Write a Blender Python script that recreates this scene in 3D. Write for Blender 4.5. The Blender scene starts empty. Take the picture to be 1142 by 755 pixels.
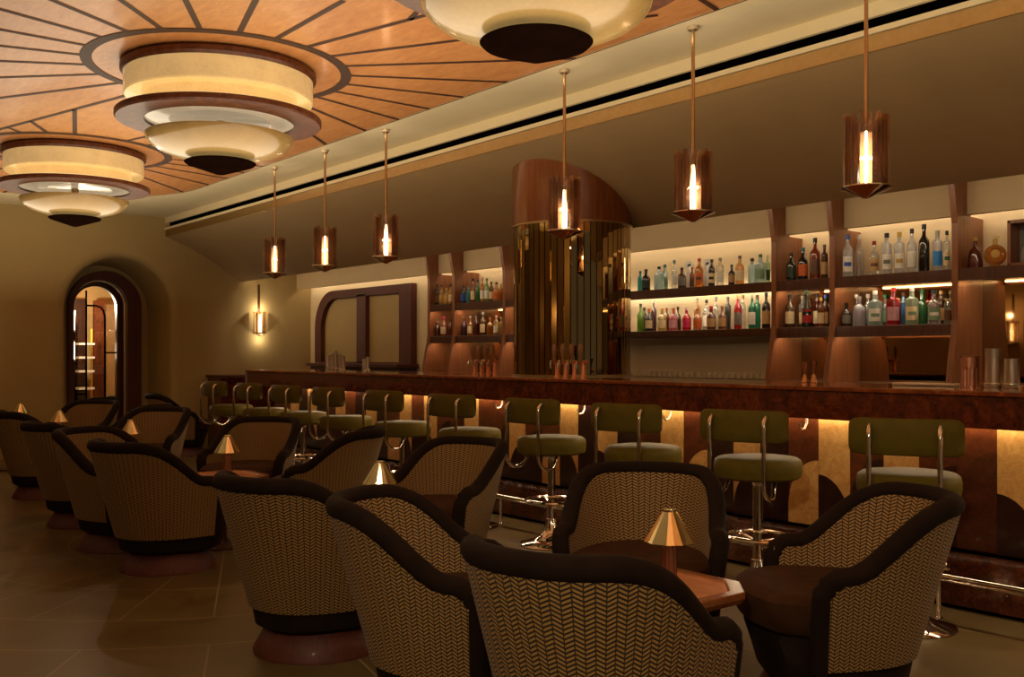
import bpy, bmesh, math, random
from mathutils import Vector, Matrix
random.seed(7)
S = bpy.context.scene
COL = S.collection
PI = math.pi
# ------------------------------------------------------------------ frame
# plan coordinates: u runs along the bar away from the viewer, v runs from the room towards the back bar
H, F = 1.25, 1110.0
SA, CA = 0.6239, 0.7815
def P(u, v, z=0.0): return Vector((-u, v, z))
def u_at(px, v):                       # distance along the bar of something seen at column px, standing at depth v
    X = (px - 571) / F
    Z = v / (CA * X + SA)
    return Z * (CA - SA * X), Z
# ------------------------------------------------------------------ materials
def lin(c): return tuple(((x/255)/12.92 if x/255 <= .04045 else ((x/255+.055)/1.055)**2.4) for x in c)
class NT:
    def __init__(s, name):
        s.m = bpy.data.materials.new(name); s.m.use_nodes = True
        s.t = s.m.node_tree; s.t.nodes.clear()
        s.out = s.n('ShaderNodeOutputMaterial')
    def n(s, ty, **kw):
        nd = s.t.nodes.new(ty)
        for k, v in kw.items(): setattr(nd, k, v)
        return nd
    def l(s, a, b): s.t.links.new(a, b)
    def setin(s, sock, val):
        if isinstance(val, bpy.types.NodeSocket): s.l(val, sock)
        else: sock.default_value = val
    def math(s, op, a, b=None, c=None):
        nd = s.n('ShaderNodeMath', operation=op)
        s.setin(nd.inputs[0], a)
        if b is not None: s.setin(nd.inputs[1], b)
        if c is not None: s.setin(nd.inputs[2], c)
        return nd.outputs[0]
    def mix(s, f, a, b):
        nd = s.n('ShaderNodeMix', data_type='RGBA')
        s.setin(nd.inputs[0], f); s.setin(nd.inputs[6], a); s.setin(nd.inputs[7], b)
        return nd.outputs[2]
    def ramp(s, f, stops):
        nd = s.n('ShaderNodeValToRGB'); cr = nd.color_ramp
        while len(cr.elements) < len(stops): cr.elements.new(.5)
        for e, (p, c) in zip(cr.elements, stops): e.position = p; e.color = c
        s.l(f, nd.inputs[0]); return nd.outputs[0]
    def coord(s, which='Object', scale=(1,1,1), rot=(0,0,0)):
        tc = s.n('ShaderNodeTexCoord'); mp = s.n('ShaderNodeMapping')
        mp.inputs['Scale'].default_value = scale; mp.inputs['Rotation'].default_value = rot
        s.l(tc.outputs[which], mp.inputs[0]); return mp.outputs[0]
    def noise(s, vec, scale, detail=4, rough=.55, dist=0):
        nd = s.n('ShaderNodeTexNoise'); s.l(vec, nd.inputs['Vector'])
        nd.inputs['Scale'].default_value = scale; nd.inputs['Detail'].default_value = detail
        nd.inputs['Roughness'].default_value = rough; nd.inputs['Distortion'].default_value = dist
        return nd.outputs[0]
    def bsdf(s, color, rough=.5, metal=0, **kw):
        b = s.n('ShaderNodeBsdfPrincipled')
        s.setin(b.inputs['Base Color'], color); s.setin(b.inputs['Roughness'], rough)
        b.inputs['Metallic'].default_value = metal
        for k, v in kw.items(): s.setin(b.inputs[k.replace('_', ' ')], v)
        return b
    def bump(s, h, strength=.2, dist=.01):
        nd = s.n('ShaderNodeBump'); nd.inputs['Strength'].default_value = strength
        nd.inputs['Distance'].default_value = dist; s.l(h, nd.inputs['Height']); return nd.outputs[0]
    def done(s, sh):
        s.l(sh.outputs[0] if not isinstance(sh, bpy.types.NodeSocket) else sh, s.out.inputs[0]); return s.m
def c4(c, k=1): return tuple(min(1, x*k) for x in lin(c)) + (1,)
def plain(name, c, rough=.5, metal=0, var=.12, scale=30, **kw):
    t = NT(name); nz = t.noise(t.coord(), scale, 3)
    col = t.ramp(nz, [(.3, c4(c, 1-var)), (.7, c4(c, 1+var))])
    return t.done(t.bsdf(col, rough, metal, **kw))
def wood(name, c1, c2, rough=.3, scale=(14, 14, 1.2), coat=.25, rot=(0,0,0)):
    t = NT(name); v = t.coord('Object', scale, rot)
    nz = t.noise(v, 3.2, 6, .62, .6)
    fine = t.noise(t.coord('Object', tuple(x*5 for x in scale), rot), 4, 3)
    f = t.math('ADD', t.math('MULTIPLY', nz, .75), t.math('MULTIPLY', fine, .25))
    col = t.ramp(f, [(.32, c4(c1)), (.68, c4(c2))])
    return t.done(t.bsdf(col, rough, 0, Coat_Weight=coat, Coat_Roughness=.12, Normal=t.bump(fine, .06, .002)))
def burl(name, c1, c2, c3, scale=6, rough=.22, coat=.6):
    t = NT(name); v = t.coord()
    a = t.noise(v, scale, 7, .68, 2.2); b = t.noise(v, scale*7, 4, .6, 1.0)
    f = t.math('ADD', t.math('MULTIPLY', a, .65), t.math('MULTIPLY', b, .35))
    col = t.ramp(f, [(.33, c4(c1)), (.5, c4(c2)), (.68, c4(c3))])
    return t.done(t.bsdf(col, rough, 0, Coat_Weight=coat, Coat_Roughness=.08))
def emit(name, c, k, mixc=None):
    t = NT(name); nz = t.noise(t.coord(), 8, 2)
    e = t.n('ShaderNodeEmission'); col = t.ramp(nz, [(.3, c4(c, .94)), (.7, c4(c))])
    t.l(col, e.inputs[0]); e.inputs[1].default_value = k
    return t.done(e)
def thin_glass(name, tint, gloss=.12, rough=.03, diffuse=0, dcol=None):
    t = NT(name)
    tr = t.n('ShaderNodeBsdfTransparent')
    nz = t.noise(t.coord(), 12, 2)
    t.l(t.ramp(nz, [(.3, tuple(x*.95 for x in tint[:3])+(1,)), (.7, tuple(tint[:3])+(1,))]), tr.inputs[0])
    gl = t.n('ShaderNodeBsdfGlossy'); gl.inputs['Roughness'].default_value = rough
    gl.inputs['Color'].default_value = (1, 1, 1, 1)
    fr = t.n('ShaderNodeLayerWeight'); fr.inputs[0].default_value = .25
    fac = t.math('MULTIPLY_ADD', fr.outputs['Fresnel'], .7, gloss*.3)
    base = tr
    if diffuse:
        df = t.n('ShaderNodeBsdfTranslucent'); df.inputs[0].default_value = (dcol or tuple(tint[:3]))[:3] + (1,)
        d2 = t.n('ShaderNodeBsdfDiffuse'); d2.inputs[0].default_value = (dcol or tuple(tint[:3]))[:3] + (1,)
        ad = t.n('ShaderNodeMixShader'); ad.inputs[0].default_value = .5
        t.l(df.outputs[0], ad.inputs[1]); t.l(d2.outputs[0], ad.inputs[2])
        m0 = t.n('ShaderNodeMixShader'); m0.inputs[0].default_value = diffuse
        t.l(tr.outputs[0], m0.inputs[1]); t.l(ad.outputs[0], m0.inputs[2]); base = m0
    mx = t.n('ShaderNodeMixShader'); t.l(fac, mx.inputs[0]); t.l(base.outputs[0], mx.inputs[1]); t.l(gl.outputs[0], mx.inputs[2])
    return t.done(mx)

def herringbone(name, hi, lo):
    t = NT(name)
    uv = t.n('ShaderNodeUVMap'); sp = t.n('ShaderNodeSeparateXYZ'); t.l(uv.outputs[0], sp.inputs[0])
    x = t.math('DIVIDE', sp.outputs[0], .0185)
    ci = t.math('FLOOR', x); f = t.math('SUBTRACT', x, ci)
    par = t.math('FLOORED_MODULO', ci, 2)
    d = t.math('MULTIPLY_ADD', par, 2, -1)
    y = t.math('DIVIDE', sp.outputs[1], .0125)
    y2 = t.math('ADD', t.math('MULTIPLY_ADD', par, .12, y), t.math('MULTIPLY', d, t.math('MULTIPLY', t.math('SUBTRACT', f, .5), 1.05)))
    m = t.math('FRACT', y2)
    band = t.math('SUBTRACT', 1, t.math('MULTIPLY', t.math('ABSOLUTE', t.math('SUBTRACT', m, .5)), 2))
    side = t.math('SUBTRACT', 1, t.math('MULTIPLY', t.math('ABSOLUTE', t.math('SUBTRACT', f, .5)), 2))
    mask = t.math('MULTIPLY', t.math('SMOOTH_MIN', t.math('MULTIPLY', t.math('SUBTRACT', band, .34), 5), 1, .1),
                  t.math('SMOOTH_MIN', t.math('MULTIPLY', t.math('SUBTRACT', side, .05), 6), 1, .1))
    mk = t.n('ShaderNodeClamp'); t.l(mask, mk.inputs[0])
    nz = t.noise(t.coord(), 90, 3)
    mm = t.math('MULTIPLY', mk.outputs[0], t.math('MULTIPLY_ADD', nz, .5, .7))
    mk2 = t.n('ShaderNodeClamp'); t.l(mm, mk2.inputs[0])
    col = t.mix(mk2.outputs[0], c4(lo), c4(hi))
    return t.done(t.bsdf(col, .75, 0, Normal=t.bump(mk.outputs[0], .35, .003), Sheen_Weight=.05))
def velvet(name, c):
    t = NT(name); nz = t.noise(t.coord(), 14, 4)
    col = t.ramp(nz, [(.3, c4(c, .75)), (.7, c4(c, 1.25))])
    return t.done(t.bsdf(col, .85, 0, Sheen_Weight=.04, Sheen_Roughness=.35, Sheen_Tint=c4((150,110,60)), Specular_IOR_Level=.15))
def floor_mat():
    t = NT('stone_floor'); tc = t.n('ShaderNodeTexCoord'); sp = t.n('ShaderNodeSeparateXYZ'); t.l(tc.outputs['Object'], sp.inputs[0])
    cx, cy = -6.6, 2.75
    dx = t.math('SUBTRACT', sp.outputs[0], cx); dy = t.math('SUBTRACT', sp.outputs[1], cy)
    r = t.math('SQRT', t.math('ADD', t.math('MULTIPLY', dx, dx), t.math('MULTIPLY', dy, dy)))
    th = t.math('ARCTAN2', dy, dx)
    ringmask = None
    for R in (1.0, 1.6, 2.21, 2.67, 3.6, 4.5, 5.4, 6.3):
        k = t.math('LESS_THAN', t.math('ABSOLUTE', t.math('SUBTRACT', r, R)), .006)
        ringmask = k if ringmask is None else t.math('MAXIMUM', ringmask, k)
    step = math.radians(11.25)
    fr = t.math('FRACT', t.math('DIVIDE', t.math('SUBTRACT', th, math.radians(9.55)), step))
    da = t.math('MULTIPLY', t.math('SUBTRACT', .5, t.math('ABSOLUTE', t.math('SUBTRACT', fr, .5))), step)
    rad = t.math('LESS_THAN', t.math('MULTIPLY', da, r), .005)
    strip = t.math('LESS_THAN', t.math('ABSOLUTE', t.math('SUBTRACT', sp.outputs[1], 4.43)), .005)
    inbar = t.math('GREATER_THAN', sp.outputs[1], 4.43)
    notbar = t.math('SUBTRACT', 1, inbar)
    bandm = t.math('MULTIPLY', t.math('GREATER_THAN', r, 2.21), t.math('LESS_THAN', r, 2.67))
    rad = t.math('MULTIPLY', rad, t.math('SUBTRACT', 1, bandm))
    grout = t.math('MAXIMUM', t.math('MULTIPLY', t.math('MAXIMUM', ringmask, rad), notbar), strip)
    nz = t.noise(t.coord(), 3, 6, .6); sp2 = t.noise(t.coord(), 160, 2, .5)
    cell = t.n('ShaderNodeTexWhiteNoise', noise_dimensions='2D')
    cmb = t.n('ShaderNodeCombineXYZ'); t.l(t.math('FLOOR', t.math('DIVIDE', t.math('SUBTRACT', th, math.radians(9.55)), step)), cmb.inputs[0]); t.l(t.math('FLOOR', t.math('MULTIPLY', r, 1.1)), cmb.inputs[1])
    t.l(cmb.outputs[0], cell.inputs[0])
    f = t.math('ADD', t.math('MULTIPLY', nz, .6), t.math('MULTIPLY', sp2, .3)); f = t.math('ADD', f, t.math('MULTIPLY', cell.outputs[0], .12))
    col = t.ramp(f, [(.3, c4((80, 66, 36))), (.7, c4((114, 96, 56)))])
    dark = t.math('MAXIMUM', t.math('MULTIPLY', bandm, notbar), inbar)
    col = t.mix(t.math('MULTIPLY', dark, .45), col, t.ramp(sp2, [(.35, c4((58, 48, 30))), (.65, c4((120, 102, 66)))]))
    col = t.mix(t.math('MULTIPLY', grout, .4), col, c4((176, 156, 112)))
    return t.done(t.bsdf(col, t.math('MULTIPLY_ADD', nz, .2, .22), 0))
def plaster(name, c, rough=.8, var=.05, scale=2.5):
    t = NT(name); a = t.noise(t.coord(), scale, 6, .6); b = t.noise(t.coord('Object', (1, 1, 40)), 3, 3)
    f = t.math('ADD', t.math('MULTIPLY', a, .7), t.math('MULTIPLY', b, .3))
    return t.done(t.bsdf(t.ramp(f, [(.3, c4(c, 1-var)), (.7, c4(c, 1+var))]), rough, 0))
def alab(name, c, k, grad=0):
    t = NT(name); a = t.noise(t.coord(), 4, 6, .65, .8); b = t.noise(t.coord(), 60, 2)
    f = t.math('ADD', t.math('MULTIPLY', a, .75), t.math('MULTIPLY', b, .25))
    col = t.ramp(f, [(.3, c4(c, .78)), (.7, c4(c, 1.05))])
    zz = t.n('ShaderNodeSeparateXYZ'); t.l(t.coord(), zz.inputs[0])
    if grad:                                          # the lamp sits low in the bowl: its stone glows most there
        g = t.math('POWER', t.math('MAXIMUM', 0, t.math('MULTIPLY', t.math('SUBTRACT', 2.585, zz.outputs[2]), 6)), 3)
        k = t.math('MULTIPLY_ADD', g, grad, k)
    b_ = t.bsdf(col, .22, 0, Emission_Strength=k, Coat_Weight=.4); t.l(col, b_.inputs['Emission Color'])
    return t.done(b_)

M = {}
M['plaster'] = plaster('warm_plaster', (176, 150, 98))
M['vault'] = plaster('vault_plaster', (168, 138, 92))
M['cream'] = plaster('cream_plaster', (224, 206, 164))
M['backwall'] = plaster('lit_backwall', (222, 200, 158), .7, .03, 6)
M['fascia'] = plaster('fascia_plaster', (190, 164, 124))
M['dark'] = plaster('dark_room_wall', (170, 140, 92))
M['floor'] = floor_mat()
M['ceilwood'] = wood('honey_ceiling_veneer', (186, 120, 68), (218, 152, 92), .4, (2, 6, 2), .3)
M['inlay'] = wood('dark_inlay_wood', (48, 24, 10), (74, 38, 16), .6, (14, 14, 1.2), 0)
M['darkwood'] = wood('dark_walnut', (52, 26, 12), (92, 50, 25), .3, (14, 14, 1.2))
M['midwood'] = wood('walnut_panel', (110, 62, 34), (150, 92, 54), .35, (16, 16, 1.2))
M['drumwood'] = wood('column_veneer', (104, 54, 22), (140, 76, 34), .22, (12, 12, .8), .5)
M['redwood'] = wood('reddish_plinth_wood', (66, 25, 13), (98, 41, 22), .6, (14, 14, 1.2), .03)
M['burl'] = burl('mahogany_burl', (44, 15, 5), (84, 34, 12), (122, 56, 21))
M['burltop'] = burl('burl_counter_top', (72, 30, 12), (122, 58, 26), (160, 88, 42), 5, .12, 1)
M['lightpanel'] = burl('light_maple_burl', (176, 124, 60), (206, 154, 84), (226, 178, 106), 9, .35, .3)
M['brownpanel'] = burl('brown_panel_burl', (58, 24, 9), (92, 44, 19), (116, 60, 28), 5, .3, .3)
M['darkpanel'] = burl('espresso_panel', (26, 10, 6), (44, 18, 10), (60, 28, 16), 5, .3, .3)
M['midpanel'] = burl('deep_brown_panel', (46, 18, 8), (74, 34, 15), (96, 48, 22), 5, .3, .3)
M['brass'] = plain('satin_brass', (178, 146, 98), .35, 1, .06)
M['polbrass'] = plain('polished_brass', (250, 236, 196), .1, 1, .04)
M['copper'] = plain('copper', (190, 138, 100), .2, 1, .06)
M['tapcopper'] = plain('tap_copper', (206, 124, 74), .35, .45, .06)
M['coppertop'] = burl('copper_table_top', (190, 118, 78), (208, 138, 94), (224, 160, 116), 4, .3, .4)
M['tablewood'] = wood('table_rim_wood', (112, 62, 28), (158, 94, 48), .25, (5, 5, 5), .5)
M['rod'] = plain('copper_rod', (196, 160, 120), .22, 1, .05)
M['chrome'] = plain('chrome', (216, 206, 192), .06, 1, .02)
M['steel'] = plain('brushed_steel', (222, 208, 186), .3, 1, .04)
M['black'] = plain('black_slot', (5, 4, 4), .8, Specular_IOR_Level=0)
M['mirror'] = plain('smoked_mirror', (170, 138, 96), .02, 1, .02, 3)
M['flute'] = plain('bronze_mirror', (158, 132, 90), .02, 1, .04, 3)
M['olive'] = plain('olive_leather', (92, 80, 24), .6, 0, .1, 18, Specular_IOR_Level=.1)
M['velvet'] = velvet('brown_velvet', (30, 18, 9))
M['seatvelvet'] = velvet('seat_velvet', (58, 34, 14))
M['tweed'] = herringbone('herringbone_fabric', (168, 130, 66), (28, 16, 9))
M['alab'] = alab('alabaster_bowl', (162, 130, 76), .12, 1.0)
M['drum'] = alab('alabaster_drum', (230, 198, 134), .42)
M['plate'] = alab('frosted_plate', (214, 198, 166), .5)
M['lampwood'] = burl('lamp_rim_burl', (48, 20, 8), (92, 44, 18), (120, 66, 30), 8, .45, .12)
M['finial'] = plain('dark_finial', (20, 9, 5), .6, 0, .2, 10, Specular_IOR_Level=0)
M['led'] = emit('led_strip', (255, 234, 204), 10)
M['ledshelf'] = emit('shelf_led', (255, 228, 192), 30)
M['ledbar'] = emit('led_under_bar', (255, 230, 190), 34)
M['cove'] = emit('cove_led', (255, 234, 198), 13)
M['tube'] = emit('pendant_tube', (255, 232, 206), 10)
M['upring'] = emit('lamp_uplight', (255, 214, 150), 1.5)
M['bulb'] = emit('warm_bulb', (255, 200, 130), 14)
M['amberglass'] = thin_glass('amber_slat_glass', (.82, .67, .51), .25, .08, .06, (.40, .18, .08))
M['clearbase'] = thin_glass('clear_acrylic', (.95, .93, .9), .5)
M['pinkglass'] = thin_glass('rose_ribbed_glass', (.78, .56, .48), .3, .08, .45, (.62, .36, .28))
M['rosecopper'] = plain('rose_copper', (206, 140, 108), .3, 1, .05)
M['pane'] = thin_glass('door_glass', (.92, .9, .85), .3, .01)
M['peach'] = plaster('peach_vestibule', (232, 160, 104))
M['yellow'] = plain('yellow_post', (214, 170, 40), .4)
M['white'] = plain('white_ceramic', (236, 230, 218), .35)
M['olivepanel'] = plaster('olive_panel', (178, 150, 92), .6)

# ------------------------------------------------------------------ mesh builder
class MB:
    def __init__(s): s.v = []; s.f = []; s.mi = []; s.uv = {}; s.sm = []
    def add(s, vs, fs, mi=0, smooth=True, uvs=None):
        o = len(s.v); s.v += [tuple(x) for x in vs]
        for k, f in enumerate(fs):
            s.f.append(tuple(i+o for i in f)); s.mi.append(mi); s.sm.append(smooth)
            if uvs: s.uv[len(s.f)-1] = [uvs[i] for i in f]
        return s
    def box(s, c, d, mi=0, rz=0, M4=None):
        cx, cy, cz = c; x, y, z = d[0]/2, d[1]/2, d[2]/2
        vs = [Vector((a*x, b*y, e*z)) for e in (-1, 1) for b in (-1, 1) for a in (-1, 1)]
        R = M4 or Matrix.Rotation(rz, 3, 'Z')
        vs = [R @ q + Vector(c) for q in vs]
        return s.add(vs, [(0,2,3,1), (4,5,7,6), (0,1,5,4), (2,6,7,3), (0,4,6,2), (1,3,7,5)], mi, False)
    def grid(s, rows, closed=False, mi=0, smooth=True, uvs=None, capb=False, capt=False):
        n = len(rows[0]); vs = [p for r in rows for p in r]; fs = []
        for i in range(len(rows)-1):
            for j in range(n if closed else n-1):
                k = (j+1) % n
                fs.append((i*n+j, i*n+k, (i+1)*n+k, (i+1)*n+j))
        if capb: fs.append(tuple(range(n))[::-1])
        if capt: fs.append(tuple((len(rows)-1)*n + j for j in range(n)))
        return s.add(vs, fs, mi, smooth, [q for r in uvs for q in r] if uvs else None)
    def lathe(s, prof, seg=32, c=(0,0,0), mi=0, smooth=True, ex=2.0, sx=1, sy=1, rot=0):
        rows = []
        for r, z in prof:
            row = []
            for k in range(seg):
                a = 2*PI*k/seg
                ca, sa = math.cos(a), math.sin(a)
                q = (abs(ca)**ex + abs(sa)**ex)**(-1/ex)
                x, y = r*q*ca*sx, r*q*sa*sy
                if rot: x, y = x*math.cos(rot)-y*math.sin(rot), x*math.sin(rot)+y*math.cos(rot)
                row.append((c[0]+x, c[1]+y, c[2]+z))
            rows.append(row)
        return s.grid(rows, True, mi, smooth, None, prof[0][0] > 1e-5, prof[-1][0] > 1e-5)
    def tube(s, pts, r, seg=10, closed=False, mi=0, caps=True):
        pts = [Vector(p) for p in pts]; n = len(pts); rows = []
        rad = r if isinstance(r, (list, tuple)) else [r]*n
        up = None
        for i in range(n):
            a = pts[(i-1) % n] if (closed or i > 0) else pts[i]
            b = pts[(i+1) % n] if (closed or i < n-1) else pts[i]
            d = (b-a).normalized()
            if up is None:
                up = Vector((0, 0, 1)) if abs(d.z) < .9 else Vector((0, 1, 0))
            x = (up - d*up.dot(d)).normalized(); y = d.cross(x); up = x
            rows.append([pts[i] + (x*math.cos(2*PI*k/seg) + y*math.sin(2*PI*k/seg))*rad[i] for k in range(seg)])
        if closed: rows.append(rows[0])
        return s.grid(rows, True, mi, True, None, caps and not closed, caps and not closed)
    def prism(s, poly, z0, z1, mi=0, fn=None, smooth=False):
        fn = fn or (lambda a, b, z: (a, b, z)); n = len(poly)
        vs = [fn(a, b, z0) for a, b in poly] + [fn(a, b, z1) for a, b in poly]
        fs = [tuple(range(n))[::-1], tuple(range(n, 2*n))] + [(j, (j+1) % n, n+(j+1) % n, n+j) for j in range(n)]
        return s.add(vs, fs, mi, smooth)
    def build(s, name, mats, parent=None, bevel=0, loc=None, fix=True):
        me = bpy.data.meshes.new(name); me.from_pydata(s.v, [], s.f)
        for m in (mats if isinstance(mats, (list, tuple)) else [mats]): me.materials.append(m)
        me.polygons.foreach_set('material_index', s.mi); me.polygons.foreach_set('use_smooth', s.sm)
        if s.uv:
            ul = me.uv_layers.new(name='UVMap')
            for fi, uvs in s.uv.items():
                for li, q in zip(me.polygons[fi].loop_indices, uvs): ul.data[li].uv = q
        if fix:
            bm = bmesh.new(); bm.from_mesh(me)
            bmesh.ops.recalc_face_normals(bm, faces=bm.faces); bm.to_mesh(me); bm.free()
        me.update()
        if any(s.sm):
            try: me.set_sharp_from_angle(angle=math.radians(40))
            except Exception: pass
        o = bpy.data.objects.new(name, me); COL.objects.link(o)
        if parent: o.parent = parent
        if loc is not None: o.location = loc
        if bevel:
            b = o.modifiers.new('edge', 'BEVEL'); b.width = bevel; b.segments = 2; b.limit_method = 'ANGLE'
        return o
def tag(o, label, cat, group=None):
    o['label'] = label; o['category'] = cat
    if group: o['group'] = group
    return o
def thing(name, label, cat, loc=(0,0,0), rz=0, group=None):
    o = bpy.data.objects.new(name, None); COL.objects.link(o)
    o.empty_display_size = .1; o.location = loc; o.rotation_euler = (0, 0, rz)
    return tag(o, label, cat, group)
def struct(o): o['kind'] = 'structure'; return o
def dup(root, loc, rz, label):
    r = root.copy(); COL.objects.link(r); r.location = loc; r.rotation_euler = (0, 0, rz); r['label'] = label
    for ch in list(root.children):
        c = ch.copy(); COL.objects.link(c); c.parent = r
        for g in list(ch.children):
            d = g.copy(); COL.objects.link(d); d.parent = c
    return r
def bx(u0, u1, v0, v1, z0, z1): return P((u0+u1)/2, (v0+v1)/2, (z0+z1)/2), (abs(u1-u0), abs(v1-v0), abs(z1-z0))
def ubox(mb, u0, u1, v0, v1, z0, z1, mi=0): c, d = bx(u0, u1, v0, v1, z0, z1); return mb.box(c, d, mi)
WARM = (1, .83, .59)
def light(name, kind, loc, power, col=(1, .72, .42), size=.05, parent=None, rot=None, **kw):
    l = bpy.data.lights.new(name, kind); l.energy = power; l.color = col
    if kind in ('POINT', 'SPOT'): l.shadow_soft_size = size
    for k, v in kw.items(): setattr(l, k, v)
    o = bpy.data.objects.new(name, l); COL.objects.link(o); o.location = loc
    if rot: o.rotation_euler = rot
    if parent: o.parent = parent
    return o

# ------------------------------------------------------------------ the room
U0, U1, V0, V1, ZC = -1.6, 12.9, -1.3, 6.62, 3.02
struct(ubox(MB(), U0-.2, U1+3.2, V0-.2, V1+.2, -.06, 0).build('floor', M['floor']))
struct(ubox(MB(), U0, U1, V0, 4.58, ZC, ZC+.08).build('ceiling', M['cream']))
# far wall with its deep arched recess (plane u = U1)
def arch(vc, hw, ztop, n=28, z0=0.0):
    zs = ztop - hw
    pts = [(vc-hw, z0)] + [(vc-hw, z0 + (zs-z0)*k/4) for k in range(1, 4)]
    pts += [(vc - hw*math.cos(PI*k/n), zs + hw*math.sin(PI*k/n)) for k in range(n+1)]
    pts += [(vc+hw, z0 + (zs-z0)*k/4) for k in (3, 2, 1)] + [(vc+hw, z0)]
    return pts
AV, AW, AZ = 3.985, .655, 2.47
mb = MB(); lip = .11
outer = arch(AV, AW+lip, AZ+lip)
for (a, b) in ((V0, AV-AW-lip), (AV+AW+lip, V1)):
    mb.add([P(U1, a, 0), P(U1, b, 0), P(U1, b, 3.1), P(U1, a, 3.1)], [(0, 1, 2, 3)], 0, False)
arc = [q for q in outer if q[1] >= AZ-AW-1e-6]
for q0, q1 in zip(arc, arc[1:]):
    mb.add([P(U1, *q0), P(U1, *q1), P(U1, q1[0], 3.1), P(U1, q0[0], 3.1)], [(0, 1, 2, 3)], 0, False)
rows = []
for off, dep in [(lip*(1-math.sin(a)), lip*(1-math.cos(a))) for a in [PI/2*k/6 for k in range(7)]] + [(-.02, .4), (-.045, .86)]:
    rows.append([P(U1+dep, a, z) for a, z in arch(AV, AW+off, AZ+off)])
mb.grid(rows, False, 0, True)
struct(mb.build('wall_far', M['plaster'], fix=False))
# inner return wall round the doorway, deep in the recess
UD = U1 + .86
mb = MB(); o1 = arch(AV, AW-.03, AZ-.03); DV, DW, DZ = 4.02, .465, 2.35
DI = DV - .06
o2 = arch(DV, DW-.02, DZ-.02)
mb.grid([[P(UD-.01, a, z) for a, z in o1], [P(UD-.01, a, z) for a, z in o2]], False, 0, False)
struct(mb.build('wall_recess', M['plaster']))
# door
door = thing('door_1', 'dark wood arched doorway with glazed leaf in the far recess', 'door', P(UD, DV, 0)); struct(door)
def archring(mb, vc, hw, zt, hw2, zt2, ua, ub, base, vc2=None):
    a = arch(vc, hw, zt); b = arch(vc2 if vc2 is not None else vc, hw2, zt2)
    L = lambda u, q: P(u, q[0], q[1]) - base
    mb.grid([[L(ub, q) for q in a], [L(ua, q) for q in a], [L(ua, q) for q in b], [L(ub, q) for q in b], [L(ub, q) for q in a]], False, 0, True)
bD = P(UD, DV, 0)
mb = MB(); archring(mb, DV, DW, DZ, DW-.12, DZ-.12, UD-.10, UD+.30, bD, DI); mb.build('door_frame', M['redwood'], door)
mb = MB(); archring(mb, DI, DW-.12, DZ-.12, DW-.135, DZ-.135, UD-.02, UD+.02, bD); mb.build('chrome_edge', M['steel'], door)
mb = MB(); archring(mb, DI, DW-.12, DZ-.12, DW-.19, DZ-.19, UD+.14, UD+.22, bD); leaf = mb.build('door_leaf', M['darkwood'], door)
mb = MB(); a = arch(DI, DW-.185, DZ-.185); mb.add([P(UD+.18, q[0], q[1])-bD for q in a], [tuple(range(len(a)))], 0, False); mb.build('glass_pane', M['pane'], leaf)
mb = MB()
L = lambda v, z: P(UD+.16, v-.085, z) - bD
mb.tube([L(3.93, .05), L(3.93, 2.1)], .012, 6)
mb.tube([L(3.93, 1.9), L(4.06, 1.9), L(4.12, 1.88), L(4.155, 1.83), L(4.17, 1.75), L(4.17, .05)], .012, 6)
mb.tube([L(4.17, 1.27), L(4.32, 1.27)], .011, 6); mb.tube([L(3.78, .72), L(3.93, .72)], .011, 6)
mb.build('glazing_bars', M['black'], leaf)
# vestibule beyond the door
mb = MB(); VX = UD + .31
for (a, b) in ((2.7, 2.75), (5.35, 5.4)): ubox(mb, VX, VX+1.9, a, b, 0, 2.7)
ubox(mb, VX+1.85, VX+1.9, 2.75, 5.35, 0, 2.7)
ubox(mb, VX, VX+.03, 2.75, DV-DW+.06, 0, 2.7); ubox(mb, VX, VX+.03, DV+DW-.06, 5.35, 0, 2.7); ubox(mb, VX, VX+.03, DV-DW, DV+DW, DZ-.06, 2.7)
struct(mb.build('wall_vestibule', M['plaster']))
struct(ubox(MB(), VX, VX+1.9, 2.7, 5.4, 2.3, 2.36).build('ceiling_vestibule', M['peach']))
tag(ubox(MB(), VX+1.55, VX+1.62, 4.43, 4.58, .02, 2.06).build('burl_panel', M['brownpanel']), 'red burl panel standing inside the doorway vestibule', 'panel')
t = thing('drinks_shelf', 'narrow pale shelf unit with yellow post seen through the arched door', 'shelf', P(VX+1.2, 4.2, 0))
for z in (.5, .75, 1.0, 1.2, 1.4): MB().box((0, 0, z), (.2, .22, .03)).build('shelf_board', M['white'], t)
MB().tube([(-.06, .11, .02), (-.06, .11, 1.62)], .016, 8).build('post', M['yellow'], t)
MB().box((-.1, -.1, .85), (.04, .04, 1.68)).build('rear_post', M['black'], t)
mb = MB(); ubox(mb, VX+1.5, VX+1.53, 4.59, 4.95, .02, 2.0); tag(mb.build('mirror_panel', M['steel']), 'grey metal panel at the right inside the arched door', 'panel')
for z, w in ((1.72, 'upper'), (1.3, 'lower')):
    t = thing('vestibule_light', w + ' bright wall light glowing behind the arched door glass', 'wall light', P(VX+.9, 3.95, z))
    MB().lathe([(0, -.12), (.03, -.12), (.03, .12), (0, .12)], 12).build('glow_tube', M['tube'], t)
    MB().box((-.05, 0, 0), (.02, .1, .3)).build('backplate', M['brass'], t)
tag(ubox(MB(), VX+1.7, VX+1.74, 3.7, 4.34, .02, 2.08).build('dark_panel', M['darkpanel']), 'dark panel behind the wall lights inside the arched door', 'panel')
light('vestibule_lamp', 'POINT', P(VX+.8, 4.0, 1.9), 70, (1, .80, .56), .05)
# other walls
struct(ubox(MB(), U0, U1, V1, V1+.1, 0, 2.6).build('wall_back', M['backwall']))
struct(ubox(MB(), U0, U1, V0-.1, V0, 0, ZC).build('wall_near', M['dark']))
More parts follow.
